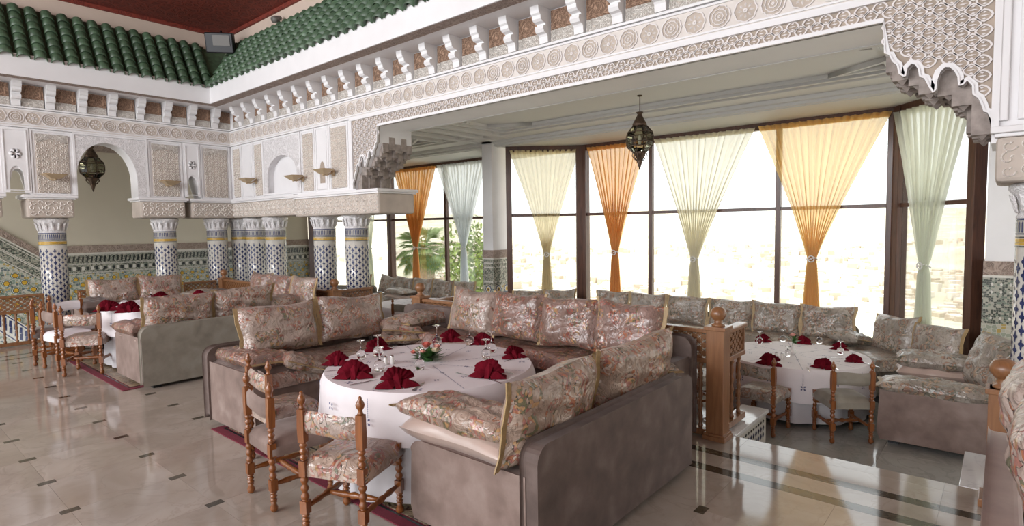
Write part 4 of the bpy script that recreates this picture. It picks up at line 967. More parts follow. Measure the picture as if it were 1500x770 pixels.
def chair_parts(seat_mat, back_mat):
    key = (seat_mat, back_mat)
    if key in CHM: return CHM[key]
    W, Dp = .36, .37
    s = MB()
    def top(u, v):
        a, b = 2 * u - 1, 2 * v - 1; e = (1 - abs(a) ** 5) * (1 - abs(b) ** 5); return (a * (W / 2 + .018), v * (Dp + .02) - .005, .395 + .055 * max(0, e) ** .4)
    s.grid(14, 14, top)
    def skirt(u, v):
        t_ = u * 4; k = int(min(3, t_)); f = t_ - k; c = [(-1, 0), (1, 0), (1, 1), (-1, 1), (-1, 0)]; ax, ay = c[k]; bx, by = c[k + 1]
        x = (ax + (bx - ax) * f) * (W / 2 + .018 + .006 * math.sin(v * PI)); y = (ay + (by - ay) * f) * (Dp + .02) - .005
        return (x, y, .335 + .06 * v)
    s.grid(32, 2, skirt)
    bk = MB(); 
    for sg in (-1, 1):
        def f(u, v):
            a = 2 * u - 1; return (a * (W / 2 - .018), .006 + .02 * (1 - a * a) * -1 + sg * .017 * (1 - (2 * v - 1) ** 4) ** .5, .565 + .125 * v + (.006 * math.sin(6 * u)))
        bk.grid(12, 6, f if sg < 0 else (lambda u, v: f(1 - u, v)))
    st = MB(); 
    for sx in (-1, 1): st.lathe([(.010, .02), (.013, .05), (.018, .10), (.012, .14), (.020, Dp / 2), (.012, Dp - .14), (.018, Dp - .10), (.013, Dp - .05), (.010, Dp - .02)], 10, 0, Matrix.Translation((sx * (W / 2 - .01), 0, .165)) @ Matrix.Rotation(-PI / 2, 4, 'X'))
    st.lathe([(.010, -.17), (.014, -.12), (.020, -.06), (.013, -.03), (.022, 0), (.013, .03), (.020, .06), (.014, .12), (.010, .17)], 10, 0, Matrix.Translation((0, Dp / 2, .165)) @ Matrix.Rotation(PI / 2, 4, 'Y'))
    ap = MB().box(-W / 2, W / 2, Dp - .012, Dp + .012, .285, .315)
    CHM[key] = (s.mesh('seat', [seat_mat]), bk.mesh('backrest', [back_mat]), st.mesh('stretcher', ['wood']), ap.mesh('apron', ['wood']))
    return CHM[key]
def chair(label, p_left, p_right, z0, mats, group, ground=True, sc_=1.0):
    """p_left / p_right: feet of the two back posts (left and right as seen by the viewer behind the chair)"""
    a, b = Vector(p_left), Vector(p_right); c = (a + b) / 2; d = (b - a); rz = math.atan2(d.y, d.x)
    r = thing('dining_chair', (c.x, c.y, z0), rz, label, 'chair', group); r.scale = (sc_,) * 3
    S, B, ST, AP = chair_parts(*mats); W, Dp = .36, .37
    link('seat', S, r); link('backrest', B, r); link('stretcher', ST, r); link('apron', AP, r)
    link('leg', LR, r, loc=(-W / 2, 0, 0)); link('leg', LR, r, loc=(W / 2, 0, 0)); link('leg', LF, r, loc=(-W / 2, Dp, 0)); link('leg', LF, r, loc=(W / 2, Dp, 0)); return r
gc = 'chairs at the front table'
chair('paisley-seated wooden chair nearest the viewer at the front table', (1.59, 2.90), (1.735, 2.545), 0, ('brocp', 'broc'), gc, sc_=1.03)
chair('plain taupe velvet wooden chair at the front table, left of the paisley one', (1.645, 3.68), (1.615, 3.29), 0, ('velvetp', 'velvetp'), gc)
chair('wooden chair half hidden between the taupe chair and the far sofa end', (1.91, 4.22), (1.88, 3.84), 0, ('broc', 'broc'), gc)
gc2 = 'chairs at the rear left table'
chair('wooden chair with patterned seat nearest the viewer at the rear left table', (1.66, 8.40), (1.95, 8.22), 0, ('broc', 'broc'), gc2, sc_=1.06)
chair('wooden chair with white seat left of the nearest one at the rear left table', (1.60, 9.15), (1.66, 8.80), 0, ('cloth', 'velvetp'), gc2, sc_=1.06)
chair('wooden chair with white cloth back, in front of the leftmost tiled column', (2.18, 10.12), (1.88, 10.06), 0, ('cloth', 'cloth'), gc2, sc_=1.06)
chair('wooden chair at the left end of the rear table group beside the stair railing', (1.62, 9.78), (1.55, 9.43), 0, ('velvet', 'velvet'), gc2, sc_=1.06)
gc3 = 'chairs at the window table'
chair('grey velvet wooden chair on the right at the window table', (5.73, 1.13), (5.94, .85), FL2, ('velvetg', 'velvetg'), gc3, sc_=.94)
chair('patterned wooden chair just right of the railing at the window table', (5.60, 1.93), (5.56, 1.57), FL2, ('brocg', 'brocg'), gc3, sc_=.94)
chair('patterned wooden chair seen through the railing at the window table', (5.95, 2.62), (5.72, 2.35), FL2, ('brocg', 'brocg'), gc3, sc_=.94)
chair('grey wooden chair farthest behind the railing at the window table', (6.45, 3.05), (6.15, 2.95), FL2, ('velvetg', 'velvetg'), gc3, sc_=.94)
chair('wooden chair whose small finial shows before the white table of the left bay', (6.12, 7.98), (6.32, 7.64), FL2, ('velvetg', 'velvetg'), 'chair at the left bay table', sc_=1.0)
# ================================================================ TABLES
def table(label, cx_, cy_, r_, zt, z0, lab2):
    t = thing('round_table', (cx_, cy_, z0), 0, label, 'table', 'round dining tables'); H = zt - z0
    MB().lathe([(r_ - .03, H - .035), (r_ - .02, H - .008)], 40).build('tabletop', 'wood', t)
    for k in range(4):
        a = k * PI / 2 + .6; MB().lathe([(.028, 0), (.03, H - .04)], 10, 0, Matrix.Translation((.4 * r_ * math.cos(a), .4 * r_ * math.sin(a), 0))).build('leg', 'wood', t)
    c = thing('tablecloth', (cx_, cy_, z0), 0, lab2, 'tablecloth', 'white round tablecloths')
    def drape(z_end, rr_, amp, nf, ph, zt_):
        m = MB(); nu, nv = 96, 10
        m.add([(0, 0, zt_)] + [(rr_ * .97 * math.cos(2 * PI * i / nu), rr_ * .97 * math.sin(2 * PI * i / nu), zt_) for i in range(nu)], [(0, i + 1, (i + 1) % nu + 1) for i in range(nu)])
        def fn(u, v):
            a = 2 * PI * u; k = v ** 1.3
            rad = rr_ * (.97 + .035 * min(1, v * 6)) + amp * k * (math.sin(nf * a + ph) + .5 * math.sin((nf * 1.7) // 1 * a + 2 * ph)) + .02 * k
            return (rad * math.cos(a), rad * math.sin(a), zt_ - (.0 if v == 0 else (.012 * min(1, v * 8))) - (zt_ - z_end) * max(0, v - .04) / .96)
        m.grid(nu, nv, fn); return m
    drape(.05, r_ - .045, .020, 13, 1.0, H - .004).build('underlay', 'cloth2', c)
    drape(H - .31, r_, .010, 11, .4, H).build('top_cloth', 'cloth', c)
    e = MB()
    for k in range(8):                    # drawn-thread lines radiating over the cloth, with blue sprigs
        a = k * PI / 4 + .35
        for s_ in range(24):
            r0 = r_ * (.10 + .87 * s_ / 24); r1 = r0 + r_ * .028
            e.add([(r0 * math.cos(a) - .0022 * math.sin(a), r0 * math.sin(a) + .0022 * math.cos(a), H + .0015), (r1 * math.cos(a) - .0022 * math.sin(a), r1 * math.sin(a) + .0022 * math.cos(a), H + .0015),
                   (r1 * math.cos(a) + .0022 * math.sin(a), r1 * math.sin(a) - .0022 * math.cos(a), H + .0015), (r0 * math.cos(a) + .0022 * math.sin(a), r0 * math.sin(a) - .0022 * math.cos(a), H + .0015)], [(0, 1, 2, 3)])
        rd = r_ * 1.035
        for s_ in range(10):
            z = H - .03 - .012 * s_; e.add([(rd * math.cos(a) - .0026 * math.sin(a), rd * math.sin(a) + .0026 * math.cos(a), z), (rd * math.cos(a) + .0026 * math.sin(a), rd * math.sin(a) - .0026 * math.cos(a), z), (rd * math.cos(a) + .0026 * math.sin(a), rd * math.sin(a) - .0026 * math.cos(a), z - .008), (rd * math.cos(a) - .0026 * math.sin(a), rd * math.sin(a) + .0026 * math.cos(a), z - .008)], [(0, 1, 2, 3)])
        def sprig(P, ux, uy, s_):
            for q in range(4):
                b = q * PI / 2 + PI / 4; d1 = (ux * math.cos(b) + uy * math.sin(b)); d2 = (ux * -math.sin(b) + uy * math.cos(b))
                e.add([tuple(P + d1 * s_ * .2), tuple(P + d1 * s_ * .7 + d2 * s_ * .28), tuple(P + d1 * s_), tuple(P + d1 * s_ * .7 - d2 * s_ * .28)], [(0, 1, 2, 3)])
        for aa, rq, s_ in ((a + .2, .62, .021), (a - .2, .62, .021), (a, .38, .018), (a + .39, .88, .030)):
            sprig(Vector((rq * r_ * math.cos(aa), rq * r_ * math.sin(aa), H + .0015)), Vector((math.cos(aa), math.sin(aa), 0)), Vector((-math.sin(aa), math.cos(aa), 0)), s_)
        for aa, dz in ((a, .17), (a + .39, .12)): sprig(Vector((1.05 * r_ * math.cos(aa), 1.05 * r_ * math.sin(aa), H - dz)), Vector((0, 0, 1)), Vector((-math.sin(aa), math.cos(aa), 0)), .030)
    tag(e.build('embroidery', 'blue', c), kind='stuff')
    return t
T1 = (2.72, 3.12, .752, .72); T3 = (6.68, 1.69, .735, .27); T2 = (2.83, 8.50, .75, .75); T4 = (7.12, 8.46, .82, .27)
table('round dining table under the cloth of the front group', T1[0], T1[1], T1[2], T1[3], 0, 'white embroidered cloth on the front round table, set with eight napkins')
table('round dining table under the cloth beside the big windows', T3[0], T3[1], T3[2], T3[3], FL2, 'bright white cloth on the round table by the big windows')
table('round dining table of the rear left group', T2[0], T2[1], T2[2], T2[3], 0, 'white cloth on the rear left round table')
table('round dining table of the left bay', T4[0], T4[1], T4[2], T4[3], FL2, 'plain white cloth on the left bay table, nothing set on it')
# ---------------------------------------------------------------- table ware
def napkin_mesh(seed):
    rnd = random.Random(seed); m = MB(); n = 8; R0 = .090; op = 1.25 + rnd.uniform(-.1, .15); ps = []
    L = []
    for layer, (sc2, dy) in enumerate(((1, 0), (.86, .022))):
        vs = []
        for i in range(n * 2 + 1):
            a = -op + 2 * op * i / (n * 2); z_ = .013 * (1 if i % 2 else -1)
            for rr_ in (.08, .55, 1.0):
                q = R0 * sc2 * rr_ * (1 + .06 * math.sin(5 * a + seed)); vs.append((q * math.sin(a) * 1.05, dy * rr_ + z_ * rr_ ** .7 + .012, .012 + q * math.cos(a) * (1.0 if abs(a) < 1.3 else .9)))
        fs = [(i * 3 + q, i * 3 + q + 1, i * 3 + q + 4, i * 3 + q + 3) for i in range(n * 2) for q in (0, 1)]
        m.add(vs, fs, 0, True)
    # folded wings spread on the table
    for sx in (-1, 1):
        m.add([(0, .0, .03), (sx * .03, -.055, .004), (sx * .115, -.035, .005), (sx * .10, .02, .012), (sx * .05, -.01, .04)], [(0, 1, 4), (1, 2, 4), (2, 3, 4), (3, 0, 4)], 0)
    m.add([(-.012, -.05, .003), (.014, -.052, .003), (.024, .0, .055), (0, .012, .085), (-.022, 0, .05)], [(0, 1, 2, 3, 4)], 0)
    m.box(-.06, .06, -.02, .035, 0, .010)
    me = m.mesh('folded_napkin', ['napkin']); return me
NM = [napkin_mesh(i) for i in range(4)]
cnt = [0]
def napkin(label, u, v, z, face=None, s=1.0, grp=None):
    p = at(u, v, 2, z); cnt[0] += 1; o = link('folded_napkin', NM[cnt[0] % 4]); o.location = p
    fa = math.atan2(p.y, p.x) if face is None else face
    o.rotation_euler = (0, 0, fa - PI / 2 + random.uniform(-.35, .35)); o.scale = (s, s, s * 1.0); b = o.modifiers.new('cloth', 'SOLIDIFY'); b.thickness = .003
    return tag(o, label, 'napkin', grp)
zt = T1[3]
for (u, v, s, lb) in ((494, 534, .95, 'burgundy napkin leftmost on the front table'), (519, 553, 1.15, 'burgundy napkin second from left, near edge of the front table'), (582, 566, 1.2, 'largest burgundy napkin, at the near edge of the front table'),
                   (553, 513, 1.0, 'burgundy napkin behind a tall inverted goblet, far left of the front table'), (660, 500, 1.0, 'burgundy fan napkin at the far edge behind the flowers'), (707, 504, .95, 'burgundy fan napkin second from right at the far edge of the front table'),
                   (753, 524, .9, 'narrow burgundy napkin at the right edge of the front table'), (716, 552, 1.15, 'burgundy napkin right of the flowers on the near side of the front table')):
    napkin(lb, u, v, zt, None, s, 'napkins on the front table')
zt3 = T3[3]
for (u, v, s, lb) in ((1118, 500, .9, 'burgundy napkin far left on the window table'), (1176, 503, .9, 'burgundy fan napkin right of the single rose'), (1127, 534, 1.15, 'big burgundy fan napkin at the near edge of the window table'), (1206, 539, 1.0, 'burgundy napkin between the two chairs of the window table'),
                   (1230, 512, .85, 'burgundy napkin at the far right of the window table'), (1251, 530, .8, 'small upright burgundy napkin at the right edge of the window table')):
    napkin(lb, u, v, zt3, None, s, 'napkins on the window table')
zt2 = T2[3]
for (u, v, s, lb) in ((158, 455, 1.3, 'burgundy napkin leftmost on the rear left table'), (189, 457, 1.3, 'burgundy napkin second from left on the rear left table'), (235, 440, 1.2, 'burgundy napkin at the far side of the rear left table'), (292, 436, 1.1, 'burgundy napkin rightmost on the rear left table')):
    napkin(lb, u, v, zt2, None, s, 'napkins on the rear left table')
def gob(hh=.145, rb=.036):
    pr_ = [(rb * .78, 0), (rb * .95, .02), (rb, .04), (rb * .8, .062), (.012, .075), (.005, .085), (.0042, hh - .02), (.008, hh - .008), (.032, hh - .003), (.033, hh)]
    m = MB(); m.lathe(pr_, 18, 0, None, True, True); return m.mesh('goblet', ['gl'])
GB = [gob(), gob(.165, .040), gob(.11, .032)]
def goblet(label, u, v, z, k, grp, s=1):
    p = at(u, v, 2, z); o = link('inverted_goblet', GB[k]); o.location = (p.x, p.y, p.z + .0005); o.scale = (s,) * 3; return tag(o, label, 'glass', grp)
for (u, v, k, lb) in ((556, 543, 1, 'tall goblet turned upside down left of the salt shakers'), (529, 526, 0, 'upside-down goblet at the left side of the front table'), (554, 522, 1, 'goblet in front of the far-left napkin on the front table'), (615, 541, 0, 'upside-down goblet in front of the flower arrangement'),
                   (640, 505, 1, 'upside-down goblet left of the far fan napkin'), (688, 505, 1, 'upside-down goblet between the two far fan napkins'), (712, 525, 0, 'shorter goblet of the pair at right on the front table'), (720, 516, 1, 'taller goblet of the pair at right on the front table')):
    goblet(lb, u, v, zt, k, 'goblets on the front table')
for (u, v, k, lb) in ((1113, 503, 0, 'goblet left on the window table before a napkin'), (1147, 500, 0, 'goblet left of the single rose on the window table'), (1200, 503, 0, 'goblet right of the fan napkin on the window table'), (1231, 519, 0, 'goblet in front of the far right napkin on the window table'), (1154, 522, 2, 'small glass beside the rose vase')):
    goblet(lb, u, v, zt3, k, 'goblets on the window table')
for (u, v, k, lb) in ((182, 449, 0, 'goblet between the two left napkins of the rear table'), (222, 441, 0, 'goblet beside the far napkin of the rear table')): goblet(lb, u, v, zt2, k, 'goblets on the rear left table', 1.2)
def shaker(label, u, v, z, grp):
    p = at(u, v, 2, z); r = thing('salt_shaker', p, 0, label, 'shaker', grp)
    MB().lathe([(.017, 0), (.018, .01), (.014, .05), (.013, .055)], 14).build('body', 'ceramic', r); MB().lathe([(.0135, .054), (.012, .062), (.004, .067)], 14).build('cap', 'silver', r)
shaker('left salt shaker beside the tall goblet on the front table', 565, 534, zt, 'shakers on the front table'); shaker('right pepper shaker, nearer the flowers on the front table', 574.5, 533, zt, 'shakers on the front table')
shaker('left shaker on the window table near the rose vase', 1137, 524, zt3, 'shakers on the window table'); shaker('right shaker on the window table near the rose vase', 1145, 525, zt3, 'shakers on the window table')
# cutlery
def fork_mesh():
    m = MB(); m.add([(-.003, 0, .002), (.003, 0, .002), (.0055, .05, .003), (.003, .10, .004), (.009, .135, .002), (-.009, .135, .002), (-.003, .10, .004), (-.0055, .05, .003)], [tuple(range(8))])
    for k in range(4): x = -.0075 + .005 * k; m.box(x - .0013, x + .0013, .134, .185, .001, .003)
    return m.mesh('fork', ['silver'])
def knife_mesh():
    m = MB(); m.box(-.004, .004, 0, .09, .001, .006); m.add([(-.004, .09, .003), (.004, .09, .003), (.010, .12, .002), (.009, .18, .002), (.0, .205, .002), (-.004, .18, .002)], [tuple(range(6))]); return m.mesh('knife', ['silver'])
FK, KN = fork_mesh(), knife_mesh()
def cutlery(T, lst, where, fk=1):
    for i, (u0, v0, u1, v1, kind, lb) in enumerate(lst):
        a = at(u0, v0, 2, T[3]); b = at(u1, v1, 2, T[3]); d = b - a
        o = link('fork' if kind else 'knife', FK if kind else KN); o.location = (a.x, a.y, T[3] + .001); o.rotation_euler = (0, 0, math.atan2(d.y, d.x) - PI / 2); o.scale = (fk,) * 3
        tag(o, lb, 'fork' if kind else 'knife', 'cutlery on the ' + where)
cutlery(T1, [(512, 565, 556, 555, 0, 'knife right of the second napkin from left'), (482, 553, 500, 550, 1, 'fork before the second napkin from left'), (545, 570, 562, 557, 1, 'fork left of the largest napkin'), (604, 573, 622, 559, 0, 'knife right of the largest napkin'),
             (696, 553, 672, 547, 1, 'fork pointing left of the right near napkin'), (734, 562, 722, 558, 0, 'knife at the foot of the right near napkin'), (753, 548, 740, 544, 1, 'fork right of the right near napkin'), (738, 530, 752, 526, 1, 'fork before the narrow right napkin'), (775, 527, 762, 525, 0, 'knife right of the narrow right napkin'),
             (582, 506, 572, 510, 1, 'fork right of the far left napkin'), (522, 515, 545, 521, 0, 'knife left of the far left napkin'), (474, 544, 495, 543, 1, 'fork beside the leftmost napkin')], 'front table')
cutlery(T3, [(1186, 545, 1180, 534, 1, 'fork left of the napkin between the chairs'), (1218, 535, 1232, 544, 0, 'knife right of the napkin between the chairs'), (1237, 526, 1222, 524, 1, 'fork before the small upright napkin'), (1262, 531, 1270, 533, 0, 'knife at the right edge of the window table'), (1135, 504, 1128, 503, 1, 'fork right of the far left window napkin')], 'window table')
# flower arrangement (front) and single rose (window)
def rosebud(m, c, r, mat):
    c = Vector(c)
    for k in range(3):
        n = 5 + k
        for j in range(n):
            a = 2 * PI * j / n + k * .5; rr_ = r * (.35 + .3 * k); T = Matrix.Translation(c) @ Matrix.Rotation(a, 4, 'Z')
            m.add([(rr_ * .4, -r * .35, -r * .4), (rr_ * .4, r * .35, -r * .4), (rr_ * 1.1, r * .42, r * (.5 - .18 * k)), (rr_ * 1.2, 0, r * (.62 - .2 * k)), (rr_ * 1.1, -r * .42, r * (.5 - .18 * k))], [(0, 1, 2, 3, 4)], mat, True, T)
    m.lathe([(.01 * r, -r * .5), (r * .5, -r * .3), (r * .45, r * .35), (r * .1, r * .5)], 8, mat, Matrix.Translation(c))
fp = at(627, 528, 2, zt); fr_ = thing('flower_arrangement', fp, 0, 'pink and cream roses with dark leaves in the middle of the front table', 'flowers')
m = MB(); rnd = random.Random(4)
for k in range(110):
    a = rnd.uniform(0, 2 * PI); L = rnd.uniform(.06, .115); el = rnd.uniform(-.05, .8); d = Vector((math.cos(a) * math.cos(el), math.sin(a) * math.cos(el), math.sin(el))); s_ = Vector((-math.sin(a), math.cos(a), 0)) * rnd.uniform(.012, .02); o_ = Vector((0, 0, .015))
    m.add([tuple(o_ + d * L * .15), tuple(o_ + d * L * .55 + s_), tuple(o_ + d * L), tuple(o_ + d * L * .55 - s_)], [(0, 1, 2, 3)])
tag(m.build('leaves', 'leaf', fr_), kind='stuff')
for x, y, z, r, mt in ((0, .01, .095, .028, 'rose'), (.02, -.045, .065, .025, 'rosew'), (-.04, .045, .065, .024, 'rosew'), (.055, -.02, .078, .022, 'rosep'), (-.045, .0, .06, .02, 'rosep'), (.03, .05, .075, .02, 'rosep'), (-.05, .07, .05, .018, 'rose')):
    m = MB(); rosebud(m, (x, y, z), r, 0); m.build('rose', mt, fr_)
MB().lathe([(.03, 0), (.034, .012), (.03, .02)], 16).build('bowl', 'leaf', fr_)
fr_.scale = (1.25,) * 3
vp = at(1161, 519, 2, zt3); vr = thing('bud_vase', vp, 0, 'small white vase with a single pink rose on the window table', 'vase')
MB().lathe([(.022, 0), (.035, .02), (.036, .035), (.016, .06), (.011, .09), (.014, .10)], 16).build('vase_body', 'ceramic', vr); MB().tube([(0, 0, .08), (.004, .004, .14), (.0, .0, .20)], .003, 6).build('stem', 'leaf', vr)
m = MB(); rosebud(m, (0, 0, .215), .030, 0); m.build('rose', 'rosep', vr)
m = MB()
for k in range(16):
    a = rnd.uniform(0, 2 * PI); d = Vector((math.cos(a), math.sin(a), rnd.uniform(-.2, .9))).normalized(); s_ = Vector((-math.sin(a), math.cos(a), 0)) * .018; o_ = Vector((0, 0, .13 + rnd.uniform(0, .04)))
    m.add([tuple(o_), tuple(o_ + d * .045 + s_), tuple(o_ + d * .09), tuple(o_ + d * .045 - s_)], [(0, 1, 2, 3)])
tag(m.build('leaves', 'leaf', vr), kind='stuff')
# ---------------------------------------------------------------- rugs
def rug(label, x0, x1, y0, y1):
    r = thing('rug', (x0, y0, 0), 0, label, 'rug', 'crimson bordered rugs'); W, L = x1 - x0, y1 - y0
    MB().box(0, W, 0, L, .001, .008).build('border', 'rugr', r)
    m = MB(); m.box(.10, W - .10, .10, L - .10, .008, .0095); m.build('pattern_field', 'rugb', r)
    m = MB(); 
    for q in (.07, .30):
        m.box(q, W - q, q, q + .014, .0095, .0105).box(q, W - q, L - q - .014, L - q, .0095, .0105).box(q, q + .014, q, L - q, .0095, .0105).box(W - q - .014, W - q, q, L - q, .0095, .0105)
    m.build('border_line', 'zblack', r)
rug('crimson bordered rug under the front table and the nearest chairs', 1.98, 3.6, 2.35, 5.12); rug('crimson bordered rug under the rear left table, its corner showing before the silver sofa', 1.88, 3.6, 7.12, 9.5)
# ================================================================ RAILINGS
def baluster_mesh(h):
    P = [(.016, 0), (.022, .02), (.013, .04)]
    n = 5
    for i in range(n):
        a = .05 + (h - .10) * i / n; d = (h - .10) / n; P += [(.012, a), (.020, a + d * .5), (.012, a + d * .95)]
    P += [(.014, h - .04), (.022, h - .02), (.016, h)]
    return MB().lathe(P, 8).mesh('baluster', ['rail'])
BAL = {}
def newel(parent, x, zt_, zb=0, y=0, s=.07, ball=True):
    m = MB(); m.box(x - s, x + s, y - s, y + s, zb, zt_ - .03); m.box(x - s - .02, x + s + .02, y - s - .02, y + s + .02, zb, zb + .035); m.box(x - s - .012, x + s + .012, y - s - .012, y + s + .012, zb + .035, zb + .055)
    m.box(x - s - .015, x + s + .015, y - s - .015, y + s + .015, zt_ - .03, zt_)
    p = m.build('newel_post', 'rail', parent, .004)
    if ball:
        b = MB().lathe([(.05, zt_), (.05, zt_ + .012), (.030, zt_ + .022), (.034, zt_ + .036), (.028, zt_ + .042), (.045, zt_ + .055), (.060, zt_ + .085), (.060, zt_ + .105), (.045, zt_ + .135), (.022, zt_ + .148), (.004, zt_ + .152)], 20, 0, Matrix.Translation((x, y, 0)))
        o = b.build('ball_finial', 'rail', p)
def railing(label, p0, p1, zr, zb=.03, posts=(1, 1), ztpost=.88, group='wooden railings', lath=.20):
    a, b = Vector((*p0, 0)), Vector((*p1, 0)); L = (b - a).length; r = thing('wooden_railing', (a.x, a.y, 0), math.atan2(b.y - a.y, b.x - a.x), label, 'railing', group)
    x0 = .07 if posts[0] else 0; x1 = L - .07 if posts[1] else L
    MB().box(x0, x1, -.045, .045, zr - .035, zr).build('top_rail', 'rail', r, .008, 2)
    MB().box(x0, x1, -.03, .03, zr - .035 - lath - .04, zr - .035 - lath).build('middle_rail', 'rail', r, .005)
    MB().box(x0, x1, -.035, .035, zb, zb + .05).build('bottom_rail', 'rail', r, .005)
    # pierced lattice band: rows of clover-shaped holes between crossing bars
    zc0, zc1 = zr - .035 - lath, zr - .035; m = MB(); c = lath / 2.5; n = max(1, round((x1 - x0) / c)); c = (x1 - x0) / n
    hz = (zc1 - zc0) / 3
    for i in range(n * 2 + 1):
        for j in range(7):
            if (i + j) % 2: continue
            x = x0 + i * c / 2; z = zc0 + j * hz / 2; q = .5
            # small solid diamonds joined by bars leave four-lobed openings
            pts = []
            for k in range(8):
                an = k * PI / 4; rr_ = (.30 if k % 2 == 0 else .17); pts.append((min(max(x + rr_ * 1.35 * c * math.cos(an), x0), x1), min(max(z + rr_ * 1.35 * hz * math.sin(an), zc0), zc1)))
            m.prism(pts, -.010, .010)
    def bar(xa, za, xb, zb_):
        d = Vector((xb - xa, zb_ - za)); d.normalize(); nx, nz = -d.y * .006, d.x * .006
        m.prism([(xa + nx, za + nz), (xa - nx, za - nz), (xb - nx, zb_ - nz), (xb + nx, zb_ + nz)], -.009, .009)
    for i in range(-3, n + 3):
        xa = x0 + i * c
        for s_ in (1, -1):
            A = [xa, zc0]; B = [xa + s_ * 3 * c, zc1]
            t0, t1 = 0, 1
            lo, hi = (x0, x1)
            dx = B[0] - A[0]
            ta, tb = sorted(((lo - A[0]) / dx, (hi - A[0]) / dx)); t0, t1 = max(0, ta), min(1, tb)
            if t1 - t0 > .05: bar(A[0] + dx * t0, zc0 + (zc1 - zc0) * t0, A[0] + dx * t1, zc0 + (zc1 - zc0) * t1)
    m.box(x0, x0 + .02, -.02, .02, zc0, zc1).box(x1 - .02, x1, -.02, .02, zc0, zc1)
    m.build('lattice_panel', 'rail', r)
    h = round(zr - .035 - lath - .04 - zb - .05, 3)
    if h not in BAL: BAL[h] = baluster_mesh(h)
    k = max(1, int((x1 - x0) / .135))
    for i in range(k): link('baluster', BAL[h], r, loc=(x0 + (i + .5) * (x1 - x0) / k, 0, zb + .05))
    if posts[0]: newel(r, 0, ztpost)
    if posts[1]: newel(r, L, ztpost)
    return r
railing('orange-brown railing behind the long patterned sofa, ending in the big foreground newel', (4.44, 1.68), (4.44, 5.24), .87, .01, (1, 1), .90)
rr1 = railing('short railing beside the steps, running from the big newel towards the window table', (4.52, 1.69), (5.02, 1.69), .85, .02, (0, 0))
railing('short railing beside the left bay steps, right of the ball-topped post', (4.52, 5.20), (5.02, 5.20), .84, .02, (0, 0))
railing('railing from the post right of the tiled columns back towards the corner', (4.44, 7.06), (4.44, 10.6), .84, .01, (1, 1), .86)
railing('short railing turning into the left bay before its white table', (4.52, 7.12), (5.10, 7.12), .84, .02, (0, 0))
railing('railing of the stair corridor left of the leftmost tiled column', (.2, YW + .02), (2.02, YW + .02), .77, .01, (0, 0))
railing('railing between the first and second tiled columns', (2.45, YW + .02), (3.68, YW + .02), .77, .01, (0, 0))
railing('railing between the second and third tiled columns', (4.03, YW + .02), (4.60, YW + .02), .77, .01, (0, 0))
rp = thing('newel_post', (4.40, -.03, 0), 0, 'single ball-topped wooden newel post at the right edge behind the foreground sofa', 'post')
m = MB(); m.box(-.07, .07, -.07, .07, .05, .71).box(-.10, .10, -.10, .10, 0, .05).box(-.085, .085, -.085, .085, .68, .71); m.build('shaft', 'rail', rp, .005)
MB().lathe([(.055, .71), (.055, .722), (.034, .735), (.040, .75), (.032, .76), (.05, .775), (.074, .81), (.074, .835), (.055, .87), (.024, .882), (.004, .886)], 22).build('ball_finial', 'rail', rp)
